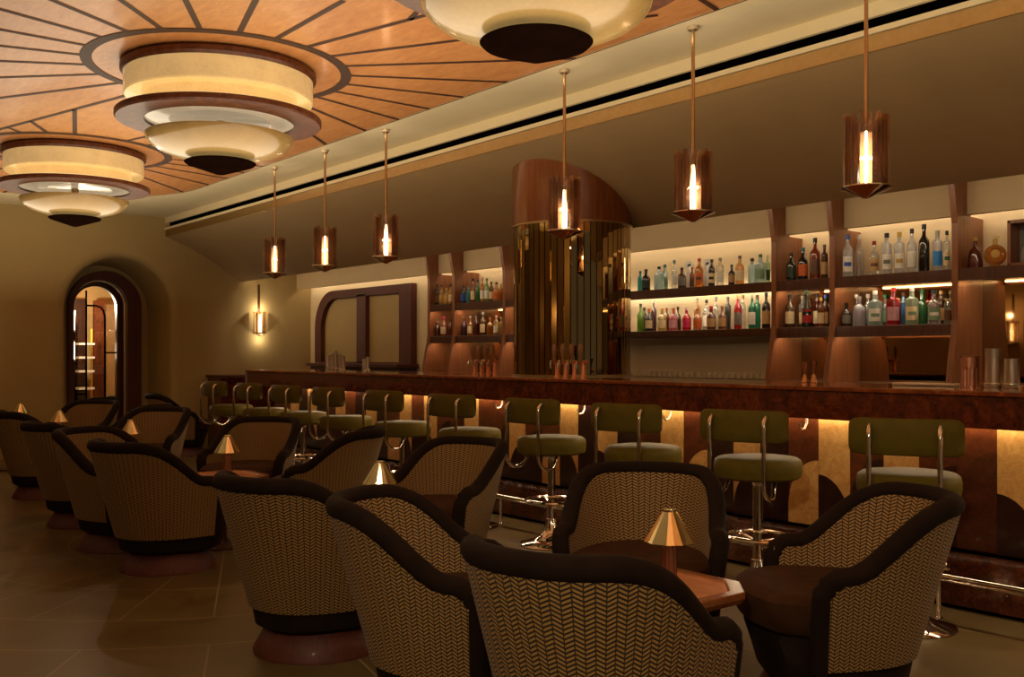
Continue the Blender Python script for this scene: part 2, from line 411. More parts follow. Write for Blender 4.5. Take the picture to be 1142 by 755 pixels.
# fascia, slot, brass trim, vault
mb = MB(); ubox(mb, U0, U1, 4.54, 4.60, 2.947, ZC)
struct(mb.build('trim_1', M['cream']))
struct(ubox(MB(), U0, U1-.1, 4.565, 4.60, 2.888, 2.947).build('trim_2', M['black']))
struct(ubox(MB(), U0, U1, 4.53, 4.60, 2.860, 2.888).build('trim_3', M['cream']))
struct(ubox(MB(), U0, U1, 4.545, 4.60, 2.775, 2.860).build('trim_4', M['brass']))
def vault(v):
    s = (v-4.555)/(5.56-4.555)
    return 2.775 - .545*s + .05*math.sin(PI*s)
rows = []
prof = [(4.555+1.005*k/24, vault(4.555+1.005*k/24)) for k in range(25)] + [(5.565, 2.26), (5.57, 2.5), (6.45, 2.5)]
for u in [U0 + (U1-U0)*k/30 for k in range(31)]: rows.append([P(u, v, z) for v, z in prof])
struct(MB().grid(rows).build('ceiling_vault', M['vault']))
struct(ubox(MB(), U0, U1, 6.40, 6.45, 2.165, 2.5).build('wall_upper', M['fascia']))
tag(ubox(MB(), 2.0-3, U1-.05, 6.53, 6.55, 2.235, 2.25).build('cove_light', M['led']), 'long hidden cove light washing the top of the back wall', 'light')
tag(ubox(MB(), -1.0, U1-.1, 5.578, 5.582, 2.262, 2.30).build('vault_fill', M['cove']), 'added fill strip behind the lower edge of the vault, washing the wall above the shelves', 'light')  # unseen strip added behind the vault edge to brighten the fascia
# honey veneer ceiling panel with dark inlay lines
LAMPS = [(2.86, 2.40), (5.86, 2.40), (9.02, 2.40)]
RP, EU, EV = 1.53, 10.2, 2.40
mb = MB()
out = [(-1.2, EV-RP), (EU, EV-RP)] + [(EU + RP*math.sin(PI*k/36), EV - RP*math.cos(PI*k/36)) for k in range(1, 36)] + [(EU, EV+RP), (-1.2, EV+RP)]
mb.prism([(-a, b) for a, b in out], 2.985, 3.0, 0)
ns = len(out)
for j in range(ns-1):                                        # thin dark rim
    (a, b), (c, d) = out[j], out[j+1]
    dx, dy = c-a, d-b; ll = math.hypot(dx, dy); nx, ny = dy/ll*.012, -dx/ll*.012
    mb.add([P(a, b, 2.983), P(c, d, 2.983), P(c+nx, d+ny, 2.983), P(a+nx, b+ny, 2.983)], [(0, 1, 2, 3)], 1, False)
segs = []
def inside(p):
    u, v = p
    return abs(v-EV) < RP and (u <= EU or math.hypot(u-EU, v-EV) < RP)
def isect(p, d, q0, q1):
    e = (q1[0]-q0[0], q1[1]-q0[1]); den = d[0]*e[1]-d[1]*e[0]
    if abs(den) < 1e-9: return None
    t = ((q0[0]-p[0])*e[1]-(q0[1]-p[1])*e[0])/den; s = ((q0[0]-p[0])*d[1]-(q0[1]-p[1])*d[0])/den
    return t if (t > .05 and 0 <= s <= 1) else None
RR = .76
for li in (1, 0, 2):
    cu, cv = LAMPS[li]
    for k in range(24):
        a = 2*PI*k/24; d = (math.cos(a), math.sin(a)); tmax = 9
        t0 = RR
        while inside((cu+d[0]*t0, cv+d[1]*t0)) and t0 < tmax: t0 += .01
        tmax = t0
        if li == 1:
            lim = 1.53/abs(d[0]) if k in (0, 12) else (2.75/abs(d[0]) if k % 12 in (1, 11) else 2.35/max(.01, abs(d[0])))
            tmax = min(tmax, lim)
        else:
            for q0, q1 in segs:
                t = isect((cu, cv), d, q0, q1)
                if t: tmax = min(tmax, t)
        if tmax < RR+.05 or (li, k) in ((0, 0), (2, 12)): continue
        p0 = (cu+d[0]*RR, cv+d[1]*RR); p1 = (cu+d[0]*tmax, cv+d[1]*tmax)
        if li == 1: segs.append((p0, p1))
        w = .016; n = (-d[1]*w, d[0]*w)
        mb.add([P(p0[0]-n[0], p0[1]-n[1], 2.982), P(p0[0]+n[0], p0[1]+n[1], 2.982), P(p1[0]+n[0], p1[1]+n[1], 2.982), P(p1[0]-n[0], p1[1]-n[1], 2.982)], [(0, 1, 2, 3)], 1, False)
    if li != 1: segs.append(((cu-.0, cv), (cu, cv)))
    mb.grid([[P(cu+q*math.cos(2*PI*k/64), cv+q*math.sin(2*PI*k/64), 2.981) for k in range(64)] for q in (.725, .79)], True, 1, False)
struct(mb.build('ceiling_inlay', [M['ceilwood'], M['inlay']]))
core = MB(); core.prism([(-a, b) for a, b in [(EU if i not in () else a, b) and (a*1.0 - (0.05 if a > 0 else 0), EV + (b-EV)*.97) for i, (a, b) in enumerate(out)]], 3.0, ZC, 0)
struct(core.build('trim_5', M['cream']))
mb = MB(); pr = [(a - (.02 if a > 0 else 0), EV + (b-EV)*.985) for a, b in out]
mb.grid([[P(a, b, 3.003) for a, b in pr], [P(a, b, 3.013) for a, b in pr]], False, 0, False)
tag(mb.build('cove_light', M['cove']), 'hidden cove light round the rim of the honey veneer ceiling', 'light')
# ------------------------------------------------------------------ ceiling lamps
def make_lamp(label, u, v):
    t = thing('ceiling_lamp', label, 'ceiling lamp', P(u, v, 0), 0, 'tiered ceiling lamps')
    MB().lathe([(0, 2.98), (.56, 2.98), (.575, 2.965), (.575, 2.94), (.56, 2.925), (0, 2.925)], 72).build('ceiling_ring', M['lampwood'], t)
    MB().lathe([(.53, 2.925), (.555, 2.924), (.555, 2.80), (.548, 2.792), (.47, 2.79)], 72).build('upper_drum', M['drum'], t)
    MB().lathe([(.455, 2.80), (.46, 2.79), (.455, 2.69), (.42, 2.688)], 72).build('lower_drum', M['drum'], t)
    MB().lathe([(.44, 2.695), (.6, 2.697), (.607, 2.69), (.607, 2.665), (.598, 2.655), (.44, 2.655), (.44, 2.695)], 72).build('rim', M['lampwood'], t)
    MB().lathe([(.47, 2.699), (.585, 2.699), (.585, 2.702), (.47, 2.702), (.47, 2.699)], 72).build('uplight_ring', M['upring'], t)
    MB().lathe([(.0, 2.682), (.44, 2.682), (.44, 2.672), (.30, 2.668), (.295, 2.672), (.0, 2.672)], 72).build('glass_plate', M['plate'], t)
    MB().lathe([(.03, 2.67), (.03, 2.6), (.028, 2.59)], 16).build('stem', M['brass'], t)
    pf = [(.0, 2.555), (.42, 2.568)] + [(.435*math.cos(x)**.8, 2.574-.137*math.sin(x)) for x in [PI/2*.8*k/14 for k in range(15)]] + [(.1, 2.435), (0, 2.434)]
    MB().lathe(pf, 72).build('bowl', M['alab'], t)
    MB().lathe([(0, 2.43), (.20, 2.425), (.213, 2.418), (.20, 2.405), (.03, 2.348), (0, 2.342)], 48).build('finial', M['finial'], t)
    return t
lampd = make_lamp('cream tiered ceiling lamp with burl rim, hanging nearest the top edge above the bar stools', *LAMPS[0])
dup(lampd, P(*LAMPS[1], 0), 0, 'whole tiered cream ceiling lamp with burl rim in the middle of the ceiling row')
dup(lampd, P(*LAMPS[2], 0), 0, 'farthest tiered cream ceiling lamp, nearest the arched doorway')
for (u, v) in LAMPS:
    light('downlight', 'SPOT', P(u, v, 2.335), 11 if u < 4 else 5, WARM, 0, None, (0, 0, 0), spot_size=math.radians(172), spot_blend=.3)
wash = light('ceiling_fill', 'AREA', P(5.4, 2.6, 1.86), 150, WARM, 1, None, (PI, 0, 0), shape='RECTANGLE', size_y=2.0); wash.data.size = 13  # upward area light added over the tables to brighten the whole ceiling

# ------------------------------------------------------------------ pendants
PV = 4.12
def make_pendant(label, u):
    t = thing('pendant_lamp', label, 'pendant lamp', P(u, PV, 0), 0, 'amber glass pendants over the bar stools')
    MB().lathe([(0, ZC), (.03, ZC), (.03, ZC-.02), (.012, ZC-.03), (0, ZC-.03)], 20).build('ceiling_rose', M['steel'], t)
    MB().tube([(0, 0, ZC-.02), (0, 0, 2.30)], .0095, 10).build('rod', M['rod'], t)
    mb = MB()
    for k in range(14):
        a = 2*PI*k/14 + .1; ca, sa = math.cos(a), math.sin(a)
        top = 2.335 + .02*(k % 3)*.5
        for r0, r1 in ((.042, .102),):
            q = [(r0, 2.02), (r1, 2.02), (r1, top), (r1-.025, top+.004), (r0, top-.05)]
            th = .0035
            A = [(x*ca - th*sa, x*sa + th*ca, z) for x, z in q]; B = [(x*ca + th*sa, x*sa - th*ca, z) for x, z in q]
            n = 5
            mb.add(A+B, [tuple(range(n)), tuple(range(n, 2*n))[::-1]] + [(j, (j+1) % n, n+(j+1) % n, n+j) for j in range(n)], 0, False)
        rows = []
        for z in (2.02, top):
            rows.append([((.088)*math.cos(a+b), (.088)*math.sin(a+b), z) for b in (-.2, -.1, 0, .1, .2)])
        mb.grid(rows, False, 0, False)
    mb.build('glass_slats', M['amberglass'], t)
    MB().lathe([(0, 2.03), (.015, 2.03), (.019, 2.1), (.013, 2.2), (.008, 2.27), (0, 2.275)], 16).build('glowing_tube', M['tube'], t)
    MB().lathe([(0, 2.018), (.112, 2.018), (.116, 2.012), (.085, 1.998), (.05, 1.985), (.012, 1.965), (0, 1.963)], 32).build('bottom_dish', M['chrome'], t)
    return t
PW = [966, 773, 629.5, 430.5, 362.5, 306.5]
plabels = ['pendant lamp with brown glass slats nearest the right edge, above the last bar stools',
           'second amber slat pendant from the right, in front of the bare cream back wall',
           'amber slat pendant hanging in front of the wood-topped column',
           'third amber slat pendant from the far end, largest of the three left of the column',
           'middle of the three amber slat pendants left of the column',
           'smallest and farthest amber slat pendant, nearest the wall sconce']
pend = None
for px, lb in zip(PW, plabels):
    u, _ = u_at(px, PV)
    if pend is None: pend = make_pendant(lb, u)
    else: dup(pend, P(u, PV, 0), random.random(), lb)
    light('pendant_glow', 'POINT', P(u, PV, 2.15), 15, (1, .79, .55), .02)
# ------------------------------------------------------------------ wall sconces
def make_sconce(label, loc, rz):
    t = thing('wall_sconce', label, 'wall sconce', loc, rz, 'amber wall sconces')
    MB().box((0, -.012, 0), (.05, .024, .3)).build('backplate', M['brass'], t)
    mb = MB()
    for s in (-1, 1):
        for k in range(4):
            a = math.radians(20 + 20*k)
            x = s*(.026 + .021*k); y = -.10 + .018*k
            mb.box((x, y, 0), (.022, .004, .31), 0, s*a)
    mb.build('glass_slats', M['amberglass'], t)
    MB().box((0, -.008, .34), (.028, .014, .38)).build('conduit', M['darkwood'], t)
    MB().lathe([(0, -.13), (.013, -.13), (.018, 0), (.011, .12), (0, .12)], 12, (0, -.05, 0)).build('glowing_tube', M['tube'], t)
    MB().lathe([(0, -.185), (.06, -.16), (.085, -.155), (0, -.15)], 20, (0, -.05, 0)).build('bottom_dish', M['steel'], t)
    return t
sc = make_sconce('amber glass wall sconce on the far wall between the doorway and the arched frame', P(U1, 5.83, 1.68), PI/2)
for vv, lb in ((2.02, 'amber glass sconce on the far wall left of the arched doorway, mostly out of frame'),):
    dup(sc, P(U1, vv, 1.68), PI/2, lb)
light('fill_light', 'POINT', P(.2, -.7, 2.5), 16, WARM, .15)  # unseen light added behind the camera for the near armchairs
d_ = P(2.1, 2.3, .4) - P(.1, -.9, 2.7)
light('fill_spot', 'SPOT', P(.1, -.9, 2.7), 170, WARM, .12, None, d_.to_track_quat('-Z', 'Y').to_euler(), spot_size=math.radians(58), spot_blend=.8)  # unseen spot added to brighten the front armchairs, no fitting
d_ = P(1.3, 4.0, 0) - P(.6, 3.4, 2.7)
light('fill_spot', 'SPOT', P(.6, 3.4, 2.7), 60, WARM, .1, None, d_.to_track_quat('-Z', 'Y').to_euler(), spot_size=math.radians(50), spot_blend=.7)  # unseen spot added for the brighter floor at the right
light('fill_light', 'POINT', P(-.4, 2.4, 2.3), 12, WARM, .15)  # bare light added where a further lamp of the row would hang
for v in (5.83, 2.02):
    light('wall_glow', 'POINT', P(U1-.1, v, 1.86), 2.6, (1, .84, .6), 0); light('wall_glow', 'POINT', P(U1-.1, v, 1.46), 1.6, (1, .84, .6), 0)
dup(sc, P(6.66, V0, 1.57), PI, 'wall sconce reflected in the bar mirror at the right edge')
for u in (1.5, 4.0, 6.66, 9.0):  # bare lights added along the near wall; only one has a sconce
    light('wall_glow', 'POINT', P(u, V0+.1, 1.8), 5, (1, .80, .55), 0)

# ------------------------------------------------------------------ the bar
BU0, BU1 = -.6, 10.2
bar = thing('bar_counter', 'long burl wood bar counter with glowing patterned front', 'bar counter', P(5, 4.8, 0))
bb = P(5, 4.8, 0)
def lb(mb, u0, u1, v0, v1, z0, z1, base=bb, mi=0):
    c, d = bx(u0, u1, v0, v1, z0, z1); mb.box(c-base, d, mi); return mb
lb(MB(), BU0, BU1, 4.455, 5.20, 1.06, 1.083).build('counter_top', M['burltop'], bar, .004)
lb(MB(), BU0, BU1-.005, 4.47, 4.53, .912, 1.06).build('apron', M['burl'], bar, .004)
lb(MB(), BU1-.005, BU1+.012, 4.46, 5.2, .912, 1.075).build('end_trim', M['steel'], bar)
lb(MB(), BU0, BU1-.05, 4.80, 5.15, .30, 1.06).build('carcass', M['darkpanel'], bar)
mb = lb(MB(), BU0, BU1-.04, 4.745, 4.82, .02, .285); mb.build('base_board', M['burl'], bar)
lb(MB(), BU0, BU1-.04, 4.735, 4.82, .285, .297).build('base_bead', M['black'], bar)
lb(MB(), BU0, BU1-.04, 4.77, 4.82, 0, .02).build('shadow_gap', M['black'], bar)
# front panel: stripes and quarter rounds
mb = MB(); w = .197; u = BU0; k = 0
ub = 2.07 - w*14                     # stripe grid runs through 2.07
idx = 0; u = ub
def quarter(mb, ua, ubb, left_high, ztop, zb, mi):
    """quarter-round patch filling a stripe from zb, rounded on one upper corner"""
    W = ubb-ua; r = W; pts = [(ua, zb), (ubb, zb)]
    if left_high: pts += [(ua + r*math.sin(PI/2*q/10)*1.0, ztop - r*1.35*(1-math.cos(PI/2*q/10))) for q in range(10, -1, -1)]
    else: pts += [(ubb - r*math.sin(PI/2*q/10), ztop - r*1.35*(1-math.cos(PI/2*q/10))) for q in range(0, 11)]
    mb.add([P(a, 4.7685, z)-bb for a, z in pts], [tuple(range(len(pts)))], mi, False)
n = 0
while u < BU1-.06:
    ue = min(u+w, BU1-.06); ph = 'LBDLDLGDLDG'[(n-14) % 11]        # L light, B brown, D dark, G brown over a light quarter
    lb(mb, u+.0008, ue-.0008, 4.77, 4.81, .297, .93, bb, {'L': 0, 'B': 1, 'D': 2 if n % 2 else 1, 'G': 1}[ph])
    if ph == 'L': quarter(mb, u, ue, (n-14) % 11 == 8, .585, .298, 2)
    if ph == 'G': quarter(mb, u, ue, True, .66, .298, 0)
    if ph == 'B': quarter(mb, u, ue, True, .78, .298, 3)
    if ph == 'D': quarter(mb, u, ue, n % 2 == 0, .70, .298, 2)
    u += w; n += 1
mb.build('front_panel', [M['lightpanel'], M['brownpanel'], M['darkpanel'], M['midpanel']], bar, fix=False)
lb(MB(), BU0, BU1-.1, 4.725, 4.745, .935, .95).build('light_strip', M['ledbar'], bar)
# purse hooks
mb0 = None
for i, px in enumerate((748, 652, 560, 900)):
    u, _ = u_at(px, 4.72)
    mb = MB(); mb.tube([(0, .02, .02), (0, .02, -.03), (0, 0, -.06), (0, -.03, -.065), (0, -.045, -.05), (0, -.045, -.03)], .006, 8)
    o = mb.build('purse_hook', M['steel'], None, 0, P(u, 4.70, .90))
    tag(o, ['small metal purse hook under the bar beside the fourth stool from the right', 'small metal purse hook under the bar beside the fifth stool from the right',
            'small metal purse hook under the bar left of the column', 'small metal purse hook under the bar between the two rightmost stools'][i], 'hook', 'purse hooks under the bar')
# foot rail
fr = thing('foot_rail', 'polished chrome foot rail running along the base of the bar', 'foot rail', P(5, 4.51, 0))
MB().tube([(-5.15, .22, .2), (-5.15, .1, .2), (-5.12, .03, .2), (-5.05, 0, .2), (5.6, 0, .2)], .019, 12).build('rail', M['chrome'], fr)
for u in (.74, 2.417, 4.1, 5.78, 7.46, 9.14): MB().lathe([(0, 0), (.02, 0), (.02, .006), (.012, .012), (.011, .19), (0, .19)], 14, (5-u, 0, 0)).build('post', M['chrome'], fr)
# ------------------------------------------------------------------ back bar
SV = 6.28
bk = thing('back_counter', 'low dark wood back counter behind the bar', 'counter', P(5, 6.3, 0)); b2 = P(5, 6.3, 0)
lb(MB(), BU0, 10.05, 6.08, 6.615, 1.02, 1.05, b2).build('worktop', M['darkwood'], bk, .003)
lb(MB(), BU0, 10.05, 6.12, 6.60, 0, 1.02, b2).build('cabinet_front', M['darkpanel'], bk)
lw = thing('low_cabinet', 'low reddish wood cabinet against the far wall past the bar end', 'cabinet', P(12.6, 5.8, 0)); b3 = P(12.6, 5.8, 0)
lb(MB(), 12.45, 12.88, 5.1, 6.6, 0, .94, b3).build('cabinet_body', M['burl'], lw); lb(MB(), 12.43, 12.89, 5.08, 6.6, .94, .975, b3).build('cabinet_top', M['redwood'], lw)
sl = thing('wall_ledge', 'dark wood ledge under the arched frame beside the shelves', 'shelf', P(11.4, 6.45, 0))
b4 = P(11.4, 6.45, 0); lb(MB(), 10.08, 12.42, 6.3, 6.61, 1.09, 1.13, b4).build('ledge_board', M['redwood'], sl, .003); lb(MB(), 10.12, 12.4, 6.36, 6.6, 0, 1.09, b4).build('ledge_base', M['darkpanel'], sl)
shelf = thing('back_bar_shelving', 'tall walnut back bar shelving with lit bays and mirror backs', 'shelving', P(5, 6.4, 0)); b5 = P(5, 6.4, 0)
DIV = [476.8, 504.3, 560.5, 860.2, 924.9, 1061.3]
DU = []
for px in DIV:
    u, _ = u_at(px, SV); DU.append(u)
    pf = [(6.615, 1.05), (6.20, 1.05), (6.225, 1.2), (6.265, 1.38), (SV, 1.47), (SV, 2.10), (6.26, 2.2), (6.22, 2.42), (6.40, 2.42), (6.40, 2.165), (6.45, 2.165), (6.45, 2.155), (6.615, 2.15)]
    MB().prism(pf, -.021, .021, 0, lambda a, z, t, u=u: tuple(P(u+t-.021, a, z)-b5)).build('divider', M['midwood'], shelf)
uc0, _ = u_at(704, 6.4)
URIGHT = .4
def shelfboard(u0, u1, z, led=True, back=False):
    o = lb(MB(), u0, u1, SV+.012, 6.552 if back else 6.612, z-.055, z, b5).build('shelf_board', M['darkwood'], shelf, .003)
    if led: lb(MB(), u0+.03, u1-.03, 6.325, 6.345, z-.063, z-.056, b5).build('light_strip', M['ledshelf'], o); lb(MB(), u0, u1, SV+.012, SV+.03, z-.078, z-.05, b5).build('front_lip', M['darkwood'], o)
d = DU
for z in (1.805, 1.45):
    shelfboard(d[1], d[0]-.042, z); shelfboard(d[2], d[1]-.042, z); shelfboard(d[2]-.042-.55, d[2]-.042, z)
    shelfboard(d[3], uc0+.35, z, z > 1.6, z > 1.6)
    shelfboard(d[4], d[3]-.042, z); shelfboard(d[5], d[4]-.042, z)
shelfboard(URIGHT, d[5]-.042, 1.805)
for (u0, u1) in ((d[1], d[0]-.042), (d[2], d[1]-.042), (d[2]-.592, d[2]-.042), (d[4], d[3]-.042), (d[5], d[4]-.042), (URIGHT, d[5]-.042)):
    lb(MB(), u0, u1, 6.604, 6.614, 1.05, 1.75, b5).build('mirror_back', M['mirror'], shelf)
for z in (1.805,): lb(MB(), d[3], uc0+.35, 6.553, 6.558, z-.045, z-.012, b5).build('light_strip', M['led'], shelf)
# beaded rail on the back counter
mb = MB(); uu = d[3]+.06
while uu < uc0:
    mb.lathe([(0, 1.052), (.026, 1.052), (.028, 1.075), (.022, 1.098), (0, 1.1)], 8, tuple(P(uu, 6.52, 0))); uu += .062
o = mb.build('glass_row', M['fascia']); tag(o, 'row of small upturned cups lined along the back counter below the cream bay', 'glassware'); o['kind'] = 'stuff'
# arched wood frame on the back wall
ar = thing('arched_panel_frame', 'dark wood frame with one rounded corner and two olive panels', 'wall panel', P(11.4, 6.6, 0)); b6 = P(11.4, 6.6, 0)
fu0, fu1, fz0, fz1, rr = 10.13, 12.6, 1.13, 2.11, .5
def rframe(i):
    a, b, z0, z1, r_ = fu0+i*1.6, fu1-i, fz0+.02 if i else fz0, fz1-i*.62, rr-i*.5
    return [(a, z0), (a, z1)] + [(b-r_+r_*math.sin(PI/2*k/10), z1-r_+r_*math.cos(PI/2*k/10)) for k in range(11)] + [(b, z0)]
o_, i_ = rframe(0), rframe(.17)
mb = MB(); mb.grid([[P(a, 6.61, z)-b6 for a, z in o_], [P(a, 6.53, z)-b6 for a, z in o_], [P(a, 6.53, z)-b6 for a, z in i_], [P(a, 6.61, z)-b6 for a, z in i_]], True, 0, False)
mb.build('frame', M['redwood'], ar)
lb(MB(), 11.21, 11.44, 6.53, 6.61, 1.13, 2.03, b6).build('mullion', M['redwood'], ar)
for (a, b) in ((10.42, 11.21), ):
    lb(MB(), a-.05, b, 6.59, 6.612, 1.14, 2.02, b6).build('panel', M['olivepanel'], ar)
pl = [(11.43, 1.14), (11.43, 2.02)] + [(12.45-.42+.42*math.sin(PI/2*k/10), 2.02-.42+.42*math.cos(PI/2*k/10)) for k in range(11)] + [(12.45, 1.14)]
mb = MB(); mb.add([P(a, 6.595, z)-b6 for a, z in pl], [tuple(range(len(pl)))], 0, False); mb.build('panel', M['olivepanel'], ar)
# ------------------------------------------------------------------ column
cu, cv, cr = 5.765, 5.20, .455
col = thing('column', 'round column with wood veneer top and fluted bronze mirror shaft rising from the bar', 'column', P(cu, cv, 0))
rows = []; n = 64
for z in (2.235, 2.24, 2.9):
    rows.append([((cr+.012)*math.cos(2*PI*k/n), (cr+.012)*math.sin(2*PI*k/n), z if z < 2.3 else max(2.24, (vault(min(5.56, max(4.555, cv+(cr+.012)*math.sin(2*PI*k/n)))) + .02) if cv+(cr+.012)*math.sin(2*PI*k/n) < 5.56 else 2.24)) for k in range(n)])
MB().grid(rows, True, 0, True, None, True, False).build('veneer_drum', M['drumwood'], col)
nf = 58; rows = []                                       # narrow upright mirror strips with a groove between each pair
ang = []
for k in range(nf):
    a0 = 2*PI*k/nf; da = 2*PI/nf
    ang += [(a0 + .02*da, cr - .009), (a0 + .10*da, cr), (a0 + .90*da, cr), (a0 + .98*da, cr - .009)]
for z in (1.086, 2.235): rows.append([(r_*math.cos(a), r_*math.sin(a), z) for a, r_ in ang])
MB().grid(rows, True, 0, False).build('fluted_shaft', M['flute'], col)
MB().lathe([(cr-.02, 1.084), (cr+.014, 1.084), (cr+.014, 1.094), (cr-.02, 1.10)], 64).build('base_band', M['brass'], col)
MB().lathe([(cr-.02, 2.225), (cr+.016, 2.225), (cr+.016, 2.238), (cr-.02, 2.24)], 64).build('collar', M['brass'], col)

# ------------------------------------------------------------------ bar stools
def make_stool(label):
    t = thing('bar_stool', label, 'bar stool', (0, 0, 0), 0, 'olive bar stools along the bar')
    MB().lathe([(0, .60), (.20, .60), (.222, .612), (.228, .64), (.228, .672), (.222, .695), (.205, .708), (.15, .715), (0, .716)], 48).build('seat', M['olive'], t)
    rows = []; R = .62
    for i in range(25):
        s = -1 + 2*i/24; a = s*.385
        edge = max(0.02, 1 - abs(s)**14)**.5 if abs(s) < 1 else .25
        hh = .082*(.72+.28*edge); tt = .034*(.45+.55*edge)
        cx, cy = R*math.sin(a), -.185 - .035 + (R - R*math.cos(a))*1.0
        nx, ny = -math.sin(a), math.cos(a)
        row = []
        for k in range(20):
            b = 2*PI*k/20; cb, sb = math.cos(b), math.sin(b)
            q = (abs(cb)**4 + abs(sb)**4)**(-.25)
            row.append((cx + nx*tt*q*cb, cy + ny*tt*q*cb, .884 + hh*q*sb))
        rows.append(row)
    MB().grid(rows, True, 0, True, None, True, True).build('backrest', M['olive'], t)
    for s in (-1, 1):
        x = .145*s; y0 = -.262
        pts = [(x, y0+.05, .925), (x, y0+.012, .932), (x, y0-.008, .915), (x, y0-.014, .88), (x, y0-.014, .615)]
        pts += [(x, y0-.014+.10*(1-math.cos(a)), .615-.10*math.sin(a)) for a in [PI/2*k/8 for k in range(1, 9)]]
        pts += [(x*.97, y0+.12, .522), (x*.9, y0+.155, .548), (x*.85, y0+.18, .602)]
        MB().tube(pts, .0115, 10).build('back_tube', M['chrome'], t)
    MB().lathe([(0, .012), (.026, .012), (.026, .56), (.05, .585), (.12, .60), (0, .60)], 20).build('post', M['chrome'], t)
    MB().lathe([(0, 0), (.205, 0), (.21, .006), (.20, .016), (.13, .032), (.07, .065), (.045, .12), (.034, .17), (.026, .175)], 48).build('base', M['chrome'], t)
    mb = MB(); mb.tube([(.17*math.cos(2*PI*k/40), .17*math.sin(2*PI*k/40), .29) for k in range(40)], .0105, 8, True)
    for k in range(3):
        a = 2*PI*k/3 + .5; mb.tube([(.02*math.cos(a), .02*math.sin(a), .265), (.165*math.cos(a), .165*math.sin(a), .288)], .008, 8)
    mb.build('foot_ring', M['chrome'], t)
    return t
slabels = ['olive bar stool farthest right, behind the armchair at the right edge', 'olive bar stool second from the right, chrome post fully visible',
           'olive bar stool third from the right, behind the armchair back at centre', 'olive bar stool fourth from the right, with trumpet base showing',
           'fifth olive bar stool from the right, left of the trumpet base', 'sixth olive bar stool from the right, above the second armchair row',
           'seventh olive bar stool from the right, left of the column', 'eighth olive bar stool from the right, brightly lit pale seat',
           'ninth olive bar stool from the right, second from the far bar end', 'farthest olive bar stool, at the far left end of the bar']
SPX = [1013, 845, 717, 615, 524, 449, 386, 338, 297, 258]; SROT = [26, 15, 12, 6, 8, 5, 4, 6, 3, 4]
stool = None
for px, rt, lbx in zip(SPX, SROT, slabels):
    u, _ = u_at(px, 4.28)
    if stool is None: stool = make_stool(lbx); stool.location = P(u, 4.28); stool.rotation_euler.z = math.radians(rt)
    else: dup(stool, P(u, 4.28), math.radians(rt), lbx)

